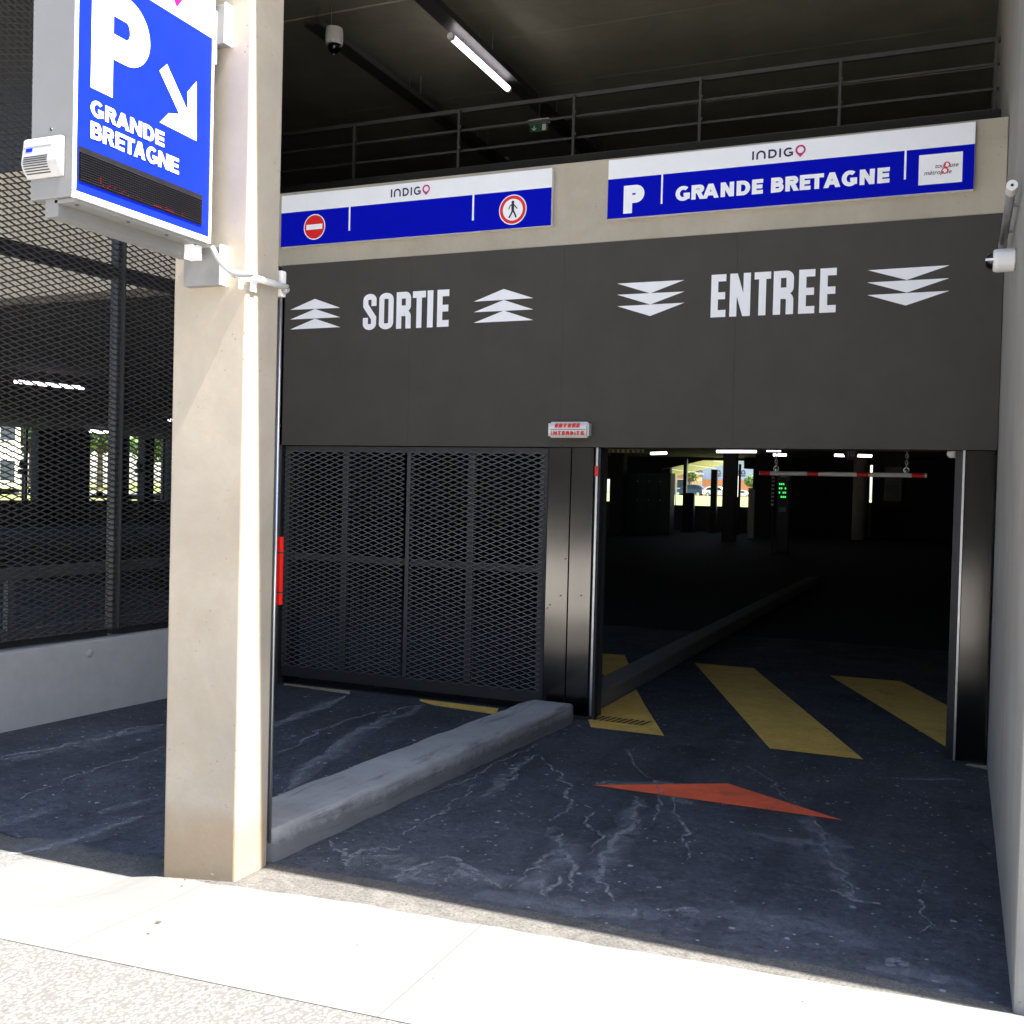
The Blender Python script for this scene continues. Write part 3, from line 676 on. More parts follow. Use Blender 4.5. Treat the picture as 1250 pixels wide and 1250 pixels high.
obj('stile', MB().box(xmid-.016,.022,.166,xmid+.016,.08,GZ1-.046), M['dark_steel'], g)
for px in (421,574): x = bp(px,690,Y=.06).x; obj('brace', MB().box(x-.026,.045,.166,x+.026,.085,GZ1-.046), M['gate_frame'], g)
zz = bp(497,686,Y=.06).z
for a, b in ((GX0+.05,xmid-.017),(xmid+.017,GX1-.054)): obj('cross_rail', MB().box(a,.05,zz-.026,b,.09,zz+.026), M['gate_frame'], g)
obj('closing_edge', MB().box(GX1-.002,.03,GZ0,GX1+.010,.09,GZ1), M['rubber'], g)
tag(obj('gate_column', MB().box(-2.98,.0,.0,-2.67,.3,3.30), M['dark_steel']), 'dark steel column between mesh gate and mesh fence', 'column')

# mesh fence on the low wall
A = Vector((-3.166,-2.209,0)); Bv = Vector((-3.033,-.844,0)); D = (Bv-A).normalized(); Nn = Vector((D.y,-D.x,0))
at = lambda y: A+D*((y-A.y)/D.y)
lo, hi = at(-3.30), at(-.02)
m = MB(); m.hexa([lo+Vector((0,0,-.2)), hi+Vector((0,0,-.2)), hi-Nn*.2+Vector((0,0,-.2)), lo-Nn*.2+Vector((0,0,-.2))], [lo+Vector((0,0,.495)), hi+Vector((0,0,.512)), hi-Nn*.2+Vector((0,0,.512)), lo-Nn*.2+Vector((0,0,.495))])
lw_ = thing('low_wall', 'low grey painted wall under the dark mesh fence', 'wall', lo)
obj('wall_body', m, M['low_wall'], lw_, bevel=.008)
q = at(-1.55); obj('chip', MB().lathe([(.02,0),(.03,.004),(.012,.01)], q+Nn*.0+Vector((0,0,.42)), Nn, 8), M['low_wall'], lw_)
fe = thing('mesh_fence', 'tall dark expanded mesh fence standing on the low grey wall', 'fence', lo+Vector((0,0,.51)))
P0 = lo-Nn*.06
stuff('mesh_panel', expanded(P0, D, (hi-lo).length, .56, 6.3, Nn), M['mesh'], fe)
for y, w in ((-3.25,.06),(-1.28,.075),(-.1,.06)):
    q = at(y)-Nn*.10; obj('fence_post', MB().bar(q+Vector((0,0,.52)), q+Vector((0,0,HS-.01)), w, .06, D), M['black'], fe)
    q = at(y)-Nn*.045; obj('post_face', MB().bar(q+Vector((0,0,.56)), q+Vector((0,0,HS-.01)), w*.55, .012, D), M['dark_steel'], fe)
for z, w in ((.535,.045),(3.06,.10),(5.4,.09)):
    for a, b in ((at(-3.22), at(-1.33)), (at(-1.23), at(-.13))):
        obj('fence_rail', MB().bar(a-Nn*.11+Vector((0,0,z)), b-Nn*.11+Vector((0,0,z)), .05, w), M['black'], fe)

# ================================================================== KERBS
def kerb_profile(w, hgt):
    p = [(-w/2,-.1),(-w/2,hgt-.05)]
    p = [(-w/2,-.1),(-w/2,hgt-.025)]; p += [(-w/2+.025-.025*math.cos(math.radians(a)), hgt-.025+.025*math.sin(math.radians(a))) for a in (15,30,45,60,75,90)]
    p += [(w/2-.03+.022*math.sin(math.radians(a)), hgt-.024+.024*math.cos(math.radians(a))) for a in (0,15,30,45,60,75,90)]
    return p+[(w/2,.0),(w/2+.006,-.1)]
_old = lambda w, hgt: [(-w/2,-.1),(-w/2,hgt-.05),(-w/2+.02,hgt-.012),(-w/2+.06,hgt),(w/2-.06,hgt),(w/2-.025,hgt-.015),(w/2-.005,hgt-.05),(w/2,-.1)]
def kerb(pts, w, hgt, jit=.0016):
    m = MB(); base = 0; rings = []
    for i, (x, y, wd, hs) in enumerate(pts):
        rings.append([(x+a+random.uniform(-1,1)*jit, y, h(x, y)*.3+b*hs+random.uniform(-1,1)*jit*.8 if b > 0 else b) for a, b in kerb_profile(wd, hgt)])
    k = len(rings[0])
    for r in rings: m.v += r
    for i in range(len(rings)-1):
        for j in range(k): q = (j+1) % k; m.f.append((i*k+j, i*k+q, (i+1)*k+q, (i+1)*k+j))
    m.f.append(tuple(range(k))[::-1]); m.f.append(tuple((len(rings)-1)*k+j for j in range(k))); return m
pts = []
for i in range(110):
    y = -3.27+i*(3.27-.17)/109; t_ = i/109; i *= .36
    pts.append((-.495+.235*t_+.004*math.sin(i*1.3), y, .34-.01*t_, 1+.02*math.sin(i*.9)))
pts += [(-.256,-.12,.32,.96),(-.255,-.085,.27,.86),(-.254,-.065,.2,.6)]
tag(obj('kerb_island', kerb(pts, .34, .135), M['kerb'], smooth=True), 'pale concrete kerb island running from the pillar to the gate post', 'kerb')
pts = [(-.19,.36,.20,.95)]+[(-.19,.4+i*1.1,.22,1.) for i in range(13)]
tag(obj('lane_kerb', kerb(pts, .2, .12), M['dark_concrete'], smooth=True), 'long concrete kerb dividing the lanes inside the garage', 'kerb')

# ================================================================== PROJECTING SIGN
SX = -.45; SXb = -.648; Y0, Y1, Z0, Z1 = -4.304, -3.60, 2.553, 3.66
t = thing('parking_sign', 'blue and white projecting parking sign with big P fixed to the pillar', 'sign', (SX,-3.6,Z0))
obj('cabinet', MB().box(SXb, Y0, Z0+.004, SX-.006, Y1, Z1), M['sign_grey'], t, bevel=.004)
fr = .012
for b in ((Y0,Z0,Y1,Z0+fr+.012),(Y0,Z1-fr,Y1,Z1),(Y0,Z0+fr+.012,Y0+fr,Z1-fr),(Y1-fr,Z0+fr+.012,Y1,Z1-fr)):
    obj('frame_bar', MB().box(SX-.014, b[0]+.0004, b[1]+.0004, SX, b[2]-.0004, b[3]-.0004), M['white'], t, bevel=.002, seg=1)
obj('blue_face', MB().box(SX-.012, Y0+fr, Z0+fr+.012, SX-.0055, Y1-fr, 3.362), M['blue'], t)
obj('white_header', MB().box(SX-.012, Y0+fr, 3.3622, SX-.0052, Y1-fr, Z1-fr), M['vinyl'], t)
YZ = lambda d=.001: Print((SX-.0055,0,0), (0,1,0), (0,0,1), (1,0,0), d)
sy = lambda x, y: (lambda q: (q.y, q.z))(bp(x, y, X=SX))
pr = YZ(); pr.letter('P', -4.233, -3.955, 2.945, 3.318, .1, .088); pr.done('big_letter', M['vinyl'], t)
pr = YZ()
for pg in ([(196,86),(205,78),(232,139),(222,143)], [(230,112),(241,99),(241,172),(230.5,139)], [(241,172),(196,149),(207,138),(230,140)]): pr.poly([sy(*p) for p in pg][::-1])
pr.done('arrow', M['vinyl'], t)
def sword(txt, boxes, ya, yb, z0, z1):
    pr = YZ()
    for c, (a, b) in zip(txt, boxes):
        xa, xb = 95+a/6.945, 95+b/6.945
        yy = lambda x: ya[1]+(yb[1]-ya[1])*(x-ya[0])/(yb[0]-ya[0])
        pr.letter(c, sy(xa, yy(xa))[0], sy(xb, yy(xb))[0], z0, z1, .0162, .0122)
    pr.done('lettering', M['vinyl'], t)
sword('GRANDE', [(118,228),(240,335),(335,445),(450,550),(562,655),(665,740)], (112,130), (201,171), 2.852, 2.907)
sword('BRETAGNE', [(118,210),(222,318),(325,405),(403,490),(482,580),(587,678),(690,782),(790,862)], (112,157), (219,204), 2.774, 2.833)
# pin emblem on the header
pr = YZ(.0012); py, pz = sy(217,9); pz += .085; pr.disc(py, pz, .050, .027); pr.poly([(py-.036,pz-.036),(py,pz-.085),(py+.036,pz-.036),(py,pz-.027)]); pr.done('logo_pin', M['magenta'], t)
for i, c in enumerate('INDIG'): YZ(.0012).letter(c, py-.40+i*.066, py-.40+i*.066+(.012 if c == 'I' else .052), pz-.045, pz+.04, .012, .012).done('logo_letter', M['purple'], t)
# led display
M['led_black'] = paint('display_black', (.004, .004, .007), .5)
ld = obj('led_display', MB().box(SX-.03, -4.282, 2.615, SX-.0048, -3.651, 2.733), M['led_black'], t)
bz0, bz1 = 2.617, 2.715
for i in range(12):
    z = bz0+(bz1-bz0)*(i+.5)/12
    obj('louvre', MB().hexa([(SX-.0046,-4.278,z),(SX-.0046,-3.655,z),(SX+.004,-3.655,z-.001),(SX+.004,-4.278,z-.001)], [(SX-.0046,-4.278,z+.0012),(SX-.0046,-3.655,z+.0012),(SX+.003,-3.655,z+.0004),(SX+.003,-4.278,z+.0004)]), M['led_black'], ld)
M['led_red'] = emit('red_leds', (.9, .01, .05), .22); M['led_dim'] = paint('unlit_leds', (.045, .045, .07), .4)
mr = MB(); md = MB()
font = {'C': '01110 10001 10000 10000 10000 10001 01110', 'O': '01110 10001 10001 10001 10001 10001 01110', 'M': '10001 11011 10101 10101 10001 10001 10001', 'P': '11110 10001 10001 11110 10000 10000 10000', 'L': '10000 10000 10000 10000 10000 10000 11111', 'E': '11111 10000 10000 11110 10000 10000 11111', 'T': '11111 00100 00100 00100 00100 00100 00100'}
msg = 'COMPLET'; cols = 56; rows = 12
lit = set()
for i, c in enumerate(msg):
    for r, row in enumerate(font[c].split()):
        for q, v in enumerate(row):
            if v == '1' and (r > 4 or i == 0 and r > 2): lit.add((8+i*6+q, r+4))
for cc in range(cols):
    for r in range(rows):
        y = -4.274+(.615)*(cc+.5)/cols; z = bz1-(bz1-bz0)*(r+.5)/12-.0035
        (mr if (cc, r) in lit and random.random() < .55 else md).box(SX-.0047, y-.0022, z-.0018, SX-.0035, y+.0022, z+.0018)
stuff('lit_leds', mr, M['led_red'], ld); stuff('unlit_leds', md, M['led_dim'], ld)
# fan vent on the street edge
vx0, vx1, vz0, vz1 = -.652, -.492, 2.628, 2.760
M['vent_plastic'] = paint('vent_plastic', (.36, .36, .35), .5, var=.08)
pf = [(0,vz0-.002),(-.006,vz0-.003),(-.030,vz0+.030),(-.034,vz0+.045),(-.024,vz1-.008),(-.016,vz1),(0,vz1)]
v = obj('fan_vent', MB().hexa([(vx0-.004,Y0-.001+y,z) for y, z in pf], [(vx1,Y0-.001+y,z) for y, z in pf]), M['vent_plastic'], t, bevel=.004)
vs = lambda z: Y0-.001+(-.034+(.010)*(z-vz0-.045)/(vz1-vz0-.053) if z > vz0+.045 else -.030-.004*(z-vz0-.03)/.015 if z > vz0+.03 else -.006-.024*(z-vz0+.003)/.033)
for i in range(8): z = vz0+.010+i*.0075; obj('vent_slat', MB().box(vx0+.008, vs(z+.002)-.0022, z, vx1-.045, vs(z+.002)+.002, z+.003), M['dark_steel'], v)
obj('vent_label', MB().box(vx0+.015, vs(vz1-.043)-.0018, vz1-.050, vx0+.043, vs(vz1-.043)+.001, vz1-.038), M['blue'], v)
obj('vent_ridge', MB().box(vx0+.002, vs(vz1-.033)-.001, vz1-.034, vx1-.03, vs(vz1-.033)+.002, vz1-.032), M['pipe_grey'], v)
obj('bottom_rail', MB().box(-.592,Y0+.012,2.497,-.532,Y1-.01,Z0+.006), M['sign_grey'], t, bevel=.003)
obj('rail_cap', MB().box(-.530,Y1-.065,2.485,-.478,Y1-.02,Z0+.002), M['white'], t, bevel=.003)
obj('flange', MB().box(-.55,Y0+.012,Z0-.012,SX-.008,Y1-.02,Z0+.002), M['sign_grey'], t, bevel=.002)
for y in (-4.26,-4.02,-3.82,-3.66): obj('screw', MB().lathe([(.007,0),(.005,.004)], (SX-.03,y,Z0-.012), (0,0,-1), 8), M['dark_steel'], t)
obj('edge_hole', MB().lathe([(.006,0),(.005,.002)], (-.556,Y0,2.79), (0,-1,0), 8), M['ink'], t)
for z in (2.395, 3.35):
    b = obj('bracket', MB().box(-.600,PF-.045,z,-.418,PF-.001,z+.155), M['sign_grey'], t, bevel=.004)
    obj('bracket_arm', MB().box(-.585,Y1-.004,z+.11,-.54,PF-.046,z+.15), M['sign_grey'], t)
    obj('bracket_flange', MB().box(-.4175,PF-.05,z-.002,-.409,PF-.001,z+.158), M['white'], t, bevel=.001, seg=1)
obj('hinge_cover', MB().box(SX-.02,Y1-.003,3.27,SX-.004,Y1+.022,3.48), M['white'], t, bevel=.006)

# cable and conduit round the pillar corner
c0 = bp(259,302,Y=-3.602); c1 = bp(309,334,Y=PF-.02)
pts = [c0]
for i in range(1, 11):
    q = i/10; p_ = c0.lerp(c1, q); p_.z -= .045*math.sin(math.pi*q); p_.y -= .02*math.sin(math.pi*q); pts.append(p_)
t = thing('power_cable', 'grey cable sagging from the projecting sign to the pillar corner', 'cable', c0)
obj('cable', MB().tube(pts, .011, 10), M['pipe_grey'], t, smooth=True)
zc = c1.z
cc_ = [(PR-.04,PF-.02,zc+.005),(PR+.005,PF-.022,zc-.004),(PR+.024,PF-.005,zc-.008),(PR+.024,PB+.02,zc-.005)]
obj('conduit', MB().tube(cc_, .014, 10), M['white_plastic'], t, smooth=True)
obj('clip', MB().box(PR-.03,PF-.012,zc-.055,PR-.008,PF-.001,zc+.01), M['white'], t, bevel=.002)
obj('clip', MB().box(PR+.001,PF+.02,zc-.06,PR+.014,PF+.05,zc+.015), M['white'], t, bevel=.002)
obj('collar', MB().cyl((PR-.05,PF-.02,zc+.006),(PR-.036,PF-.02,zc+.004), .017, 12), M['pipe_grey'], t)
jb = thing('junction_box', 'small white junction box on the back edge of the pillar', 'junction box', (PR,PB,zc))
obj('box', MB().box(PR-.025,PB+.003,zc-.045,PR+.014,PB+.035,zc+.065), M['white_plastic'], jb, bevel=.008)
obj('gland', MB().lathe([(.018,0),(.018,.012),(.011,.022)], (PR+.012,PB+.018,zc-.015), (1,0,0), 14), M['pipe_grey'], jb)
dr = thing('drop_conduit', 'thin galvanised conduit running down the back of the pillar', 'pipe', (PR,PB,0))
obj('pipe', MB().cyl((PR-.006,PB+.024,.08),(PR-.006,PB+.024,zc-.045),.0075,10), M['galv'], dr, smooth=True)
obj('perforated_strip', MB().box(PR-.03,PB+.004,.09,PR-.009,PB+.016,zc-.09), M['dark_steel'], dr)
m = MB()
for i in range(30): m.box(PR-.0088,PB+.006,.12+i*.072,PR-.0075,PB+.013,.155+i*.072)
stuff('strip_slots', m, M['tray'], dr)
ra = thing('red_marker', 'red marker strip with two grey clips behind the pillar', 'marker', (PR,PB+.07,1.1))
obj('marker_body', MB().box(PR-.040,PB+.055,1.09,PR-.001,PB+.075,1.38), M['red'], ra, bevel=.003)
for z in (1.14,1.31): obj('clip', MB().box(PR-.041,PB+.053,z,PR+.0,PB+.077,z+.006), M['tray'], ra)

# ================================================================== RIGHT WALL FITTINGS
a = bp(1234,228,X=2.47); b = bp(1223,298,X=2.47)
a, b = Vector((2.475,-2.75,2.90)), Vector((2.475,-1.75,2.90))
def onwall(x, y, X): return bp(x, y, X=X)
a = onwall(1235.5,226,2.485); b = onwall(1224,299,2.485)
zt_ = (a.z+b.z)/2
q = [c.y for c in (a, b)]
t = thing('wall_tube_lamp', 'unlit grey tube lamp fixed along the concrete wall', 'lamp', (2.46, a.y, a.z))
obj('tube', MB().cyl(a.lerp(b,.08), b, .019, 14), M['tube_off'], t, smooth=True)
obj('end_cap', MB().cyl(a, a.lerp(b,.09), .023, 14), M['white_plastic'], t)
obj('end_cap', MB().cyl(a.lerp(b,.95), b+(b-a)*.02, .021, 14), M['pipe_grey'], t)
obj('cap_hole', MB().cyl(a-(b-a).normalized()*.003, a, .006, 10), M['ink'], t)
for s_ in (.3,.75): q = a.lerp(b, s_); obj('wall_clip', MB().box(q.x,q.y-.008,q.z-.006,XR-.001,q.y+.008,q.z+.006), M['tube_off'], t)
dc = bp(1240,317,X=XR-.001); dc.x = XR-.001
t = thing('dome_camera', 'white dome camera with dark glass on the concrete wall', 'camera', dc)
obj('housing', MB().lathe([(.045,0),(.053,.006),(.054,.075),(.050,.092),(.042,.096)], dc, (-1,0,0), 24), M['white_plastic'], t)
obj('dome', MB().lathe([(.040,.092),(.038,.106),(.030,.120),(.018,.128),(.003,.131)], dc, (-1,0,0), 24), M['glass_dark'], t, smooth=True)
obj('lens_guard', MB().box(dc.x-.128,dc.y-.043,dc.z-.006,dc.x-.092,dc.y-.038,dc.z+.004), M['white'], t)

# ================================================================== UPPER LEVEL
RZ = [5.215, 5.03, 4.835]
t = thing('guard_rail', 'three-bar steel guard rail on the dark deck above the beam', 'railing', (-2,2.05,4.66))
obj('top_rail', MB().bar((-9,2.08,RZ[0]),(XR-.02,2.08,RZ[0]+.01),.036,.036), M['rail'], t)
for z in RZ[1:]+[4.66+.01]: obj('mid_rail', MB().bar((-9,2.08,z),(XR-.02,2.08,z+.008),.02,.02), M['rail'], t)
x = -3.34
for i in range(-4, 6):
    if -3.34+1.163*i < XR-.01: obj('rail_post', MB().box(-3.34+1.163*i-.012,2.03,4.657,-3.34+1.163*i+.012,2.055,RZ[0]), M['rail'], t)
for i in range(-1, 5):
    for z in RZ[1:]: obj('bolt', MB().lathe([(.014,0),(.012,.012)], (-3.34+1.163*i+.013,2.04,z+.03), (1,0,0), 6), M['rail'], t)
TZ = 6.4
def tray(x0, y0, y1, label):
    t = thing('cable_tray', label, 'cable tray', (x0,y0,TZ), 'cable trays under the upper ceiling')
    obj('tray_base', MB().box(x0-.09,y0,TZ,x0+.09,y1,TZ+.004), M['tray'], t)
    for s_ in (-1, 1): obj('tray_side', MB().box(x0+s_*.09-.003,y0,TZ+.004,x0+s_*.09+.003,y1,TZ+.07), M['tray'], t)
    for i in range(int((y1-y0)/2)+1):
        y = y0+.25+i*2
        for s_ in (-1, 1): obj('hanger', MB().cyl((x0+s_*.08,y,TZ+.03),(x0+s_*.08,y,HS),.006,6), M['galv'], t)
    return t
t1x = bp(390,38,Z=TZ); tray(t1x.x, t1x.y-.15, 8.58, 'dark cable tray above the white dome camera')
t2x = bp(517,0,Z=TZ); tt = tray(t2x.x, -.6, 8.58, 'dark cable tray carrying the lit tube lamp')
ta, tb = bp(552,46,Z=TZ-.09), bp(618,108,Z=TZ-.09); tb.x = ta.x
t = thing('tube_lamp', 'lit white tube lamp hanging below the ceiling tray', 'lamp', ta, 'lit tube lamps in the garage')
obj('tube', MB().cyl(ta, tb, .034, 16), M['tube'], t, smooth=True)
for p_, d_ in ((ta,-1),(tb,1)): obj('end_cap', MB().cyl(p_, p_+Vector((0,d_*.05,0)), .036, 14), M['white_plastic'], t)
obj('support_wire', MB().bar(ta+Vector((.1,.1,.11)), tb+Vector((.1,.0,.11)), .01, .01), M['galv'], t)
for f_ in (.2,.8): q = ta.lerp(tb, f_); obj('hanger', MB().cyl(q+Vector((0,0,.034)), q+Vector((0,0,.09)), .008, 8), M['galv'], t)
q = bp(408,48,Z=6.24); rr = .092
t = thing('ceiling_camera', 'white dome camera hanging from the cable tray end', 'camera', q)
obj('housing', MB().lathe([(.05,.12),(.085,.11),(rr,.05),(rr,-.03),(rr*.9,-.06)], q, (0,0,1), 24), M['white_plastic'], t)
obj('dome', MB().lathe([(rr*.78,-.06),(rr*.74,-.09),(rr*.55,-.125),(rr*.3,-.143),(.004,-.15)], q, (0,0,1), 20), M['glass_dark'], t, smooth=True)
obj('stem', MB().bar((q.x-.02,q.y,6.35),(q.x-.1,q.y,TZ+.01),.03,.03), M['galv'], t)
obj('plug', MB().lathe([(.012,-.156),(.006,-.15)], q, (0,0,1), 8), M['white'], t)
e = bp(657,150,Z=6.1)
t = ex = thing('exit_sign', 'small green exit sign with white arrow hanging behind the rail', 'exit sign', e)
obj('housing', MB().box(e.x-.22,e.y,e.z+.0,e.x+.22,e.y+.10,e.z+.085), M['white_plastic'], t, bevel=.006)
obj('pictogram_plate', MB().box(e.x-.19,e.y+.04,e.z-.15,e.x+.19,e.y+.05,e.z-.001), M['exit_green'], t)
pr = XZ(.002, e.y+.04)
limb(pr, [(e.x-.1,e.z-.03),(e.x-.1,e.z-.12)], .022); limb(pr, [(e.x-.145,e.z-.08),(e.x-.1,e.z-.125),(e.x-.055,e.z-.08)], .02)
pr.poly([(e.x+.07,e.z-.14),(e.x+.15,e.z-.14),(e.x+.15,e.z-.02),(e.x+.07,e.z-.02)]); pr.done('pictogram', M['vinyl'], t)
pr = XZ(.006, e.y+.04); pr.disc(e.x+.11,e.z-.04,.012); limb(pr, [(e.x+.11,e.z-.05),(e.x+.1,e.z-.09),(e.x+.12,e.z-.13)], .014); limb(pr, [(e.x+.1,e.z-.09),(e.x+.08,e.z-.12)], .012); limb(pr, [(e.x+.13,e.z-.07),(e.x+.085,e.z-.075)], .01); pr.done('running_figure', M['exit_green'], t)
obj('hanger', MB().bar((e.x,e.y+.05,e.z+.085),(e.x,e.y+.05,HS),.02,.02), M['tray'], t)
ex.scale = (.62,.62,.62); ex.children[-1].scale = (1,1,1.6)
for px, py_, lab in ((615.5,194,'tiny pale camera on the tray end behind the rail'), (699,178,'tiny pale sensor beside the rail post')):
    q = bp(px, py_, Y=7.8); t = thing('ceiling_sensor', lab, 'sensor', q, 'tiny devices behind the rail')
    obj('housing', MB().lathe([(.03,.09),(.075,.07),(.08,0),(.06,-.03)], q, (0,0,1), 14), M['white_plastic'], t)
    obj('stem', MB().cyl(q+Vector((0,0,.08)), (q.x,q.y,HS), .012, 8), M['tray'], t)

# ================================================================== GARAGE INTERIOR
FYW = 40.
# far wall with one wide opening, one small window and a slit
def wallgrid(name, label, xs, z_holes, y0, y1, ztop=HS):
    t = thing(name, label, 'wall', (0,y0,0)); prev = xs[0]
    for a, b, za, zb in z_holes:
        obj('wall_panel', MB().box(prev, y0, -.1, a, y1, ztop), M['inner'], t)
        obj('sill_panel', MB().box(a+.001, y0, -.1, b-.001, y1, za), M['dark_concrete'], t); obj('lintel_panel', MB().box(a+.001, y0, zb, b-.001, y1, ztop), M['inner'], t)
        prev = b
    obj('wall_panel', MB().box(prev, y0, -.1, xs[1], y1, ztop), M['inner'], t); return t
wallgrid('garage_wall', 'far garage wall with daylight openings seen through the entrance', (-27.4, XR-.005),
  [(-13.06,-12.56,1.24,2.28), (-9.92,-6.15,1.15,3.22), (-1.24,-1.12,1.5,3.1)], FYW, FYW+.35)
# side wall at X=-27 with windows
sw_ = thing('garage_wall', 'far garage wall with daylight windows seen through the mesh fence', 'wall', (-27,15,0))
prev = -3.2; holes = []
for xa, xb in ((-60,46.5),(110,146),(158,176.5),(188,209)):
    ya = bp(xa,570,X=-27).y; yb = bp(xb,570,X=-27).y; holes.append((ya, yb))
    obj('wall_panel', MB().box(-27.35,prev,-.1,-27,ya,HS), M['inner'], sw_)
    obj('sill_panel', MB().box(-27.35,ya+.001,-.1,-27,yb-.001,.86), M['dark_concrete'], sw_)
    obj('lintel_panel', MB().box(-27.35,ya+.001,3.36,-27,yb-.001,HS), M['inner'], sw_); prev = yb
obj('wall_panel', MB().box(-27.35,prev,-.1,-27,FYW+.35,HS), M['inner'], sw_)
obj('lintel_block', MB().box(-26.98,holes[0][0],3.55,-26.7,holes[0][1]+.05,4.2), M['dark_concrete'], sw_)
obj('lintel_block', MB().box(-26.98,holes[1][0],3.55,-26.7,holes[3][1],4.0), M['dark_concrete'], sw_)
for px in (36.5, 149.5, 203.5): y = bp(px,570,X=-27).y; obj('mullion', MB().box(-27.25,y-.05,.861,-27.15,y+.05,3.359), M['black'], sw_)
for px, lab in ((28,'dark round mirror on a pole in the first daylit window'), (170,'dark round mirror on a pole in the third daylit window')):
    q = bp(px,567,X=-25.5); t = thing('round_mirror', lab, 'mirror', (q.x,q.y,0), 'round mirrors in the daylit windows')
    obj('mirror_disc', MB().cyl(q+Vector((-.03,0,0)), q+Vector((.03,0,0)), .14, 20), M['black'], t)
    obj('mirror_bracket', MB().box(q.x-.05,q.y-.16,q.z-.32,q.x+.05,q.y+.16,q.z-.15), M['black'], t)
    obj('pole', MB().cyl((q.x,q.y,0),(q.x,q.y,q.z-.32),.03,8), M['black'], t)
# low rail behind the fence
t = thing('inner_rail', 'low brown guard rail in the dark behind the mesh fence', 'railing', (-5.5,0,0))
for py_, ww in ((697,.10),(767,.05)):
    q = bp(60,py_,X=-5.2); obj('rail_bar', MB().bar((-5.2,-3.0,q.z),(-5.2,4.,q.z),.05,ww), M['dark_concrete'], t)
for px in (10, 330): q = bp(px,720,X=-5.2); obj('rail_post', MB().box(-5.22,q.y-.03,0,-5.17,q.y+.03,bp(60,697,X=-5.2).z-.05), M['dark_concrete'], t)
# columns
for x, y, w, lab in ((bp(889.5,600,Y=30).x,30,.46,'dark square column in front of the daylit opening'), (bp(752,600,Y=33).x,33,.55,'dark square column beside the green cabinet'),
                     (-14.5,16,.5,'dark square column deep behind the mesh fence'), (bp(932,600,Y=36).x,36,.7,'dark column at the edge of the daylit opening')):
    tag(obj('garage_column', MB().box(x-w/2,y,-.05,x+w/2,y+w,3.32), M['inner'], bevel=.02), lab, 'column', 'square columns in the garage')
x = bp(1050,590,Y=37).x
tag(obj('round_column', MB().cyl((x,37,0),(x,37,3.32),.27,28), M['beam'], smooth=True), 'round pale concrete column lit by a slit window', 'column')
# posts and boxes in the opening
for px, w, z0, z1, lab in ((835.5,.15,0,3.2,'thin dark post in the daylit opening behind the blue car'), (871,.27,0,2.75,'dark post with stepped top in the daylit opening'), (902,.08,0,3.0,'thinnest dark post in the daylit opening'), (842.5,.36,0,1.72,'low dark ticket machine in the daylit opening'), (898.5,.2,0,1.6,'low dark cabinet beside the thinnest post')):
    x = bp(px,600,Y=38).x; t = thing('barrier_post', lab, 'post', (x,38,0), 'dark posts in the daylit opening'); obj('post_body', MB().box(x-w/2,38,0,x+w/2,38.2,z1), M['black'], t, bevel=.01); obj('post_foot', MB().box(x-w/2-.05,37.95,0,x+w/2+.05,38.25,.06), M['dark_steel'], t)
x = bp(917,610,Y=34).x; zb = bp(917,597,Y=34).z
t = thing('white_bollard', 'pale square bollard beside the daylit opening', 'bollard', (x,34,0)); obj('bollard_body', MB().box(x-.12,34,0,x+.12,34.2,zb), M['wall'], t, bevel=.01); obj('bollard_cap', MB().box(x-.13,33.99,zb+.001,x+.13,34.21,zb+.04), M['dark_steel'], t)
tag(obj('header_block', MB().box(bp(908,570,Y=39).x,39,bp(913,572,Y=39).z,bp(925,570,Y=39).x,39.9,3.32), M['inner']), 'dark concrete block at the upper corner of the daylit opening', 'block')
m = MB(); xa, xb = bp(808,570,Y=39.4), bp(872,556,Y=39.4)
m.hexa([(xa.x,39.4,bp(808,573,Y=39.4).z),(xb.x,39.4,bp(872,558,Y=39.4).z),(xb.x,39.4,3.31),(xa.x,39.4,3.31)], [(xa.x,39.7,bp(808,573,Y=39.4).z),(xb.x,39.7,bp(872,558,Y=39.4).z),(xb.x,39.7,3.31),(xa.x,39.7,3.31)])
tag(obj('sloping_beam', m, M['inner']), 'dark sloping beam across the top of the daylit opening', 'beam')
# green cabinet with four doors
xa, xb = bp(762,610,Y=34).x, bp(818,610,Y=34).x; zc1 = bp(790,577,Y=34).z
t = thing('storage_cabinet', 'tall dark green cabinet with four doors inside the garage', 'cabinet', (xa,34,0))
M['dark_green'] = paint('dark_green_paint', (.01, .022, .018), .5)
obj('carcass', MB().box(xa,34.03,0,xb,34.7,zc1), M['dark_green'], t)
for i in range(4):
    a_, b_ = xa+(xb-xa)*i/4+.012, xa+(xb-xa)*(i+1)/4-.012; d = obj('door', MB().box(a_,34,.05,b_,34.028,zc1-.03), M['dark_green'], t, bevel=.004)
    for z in (zc1*.85, zc1*.55): obj('lock', MB().box(a_+.03,33.985,z,a_+.07,33.999,z+.04), M['white_plastic'], d)
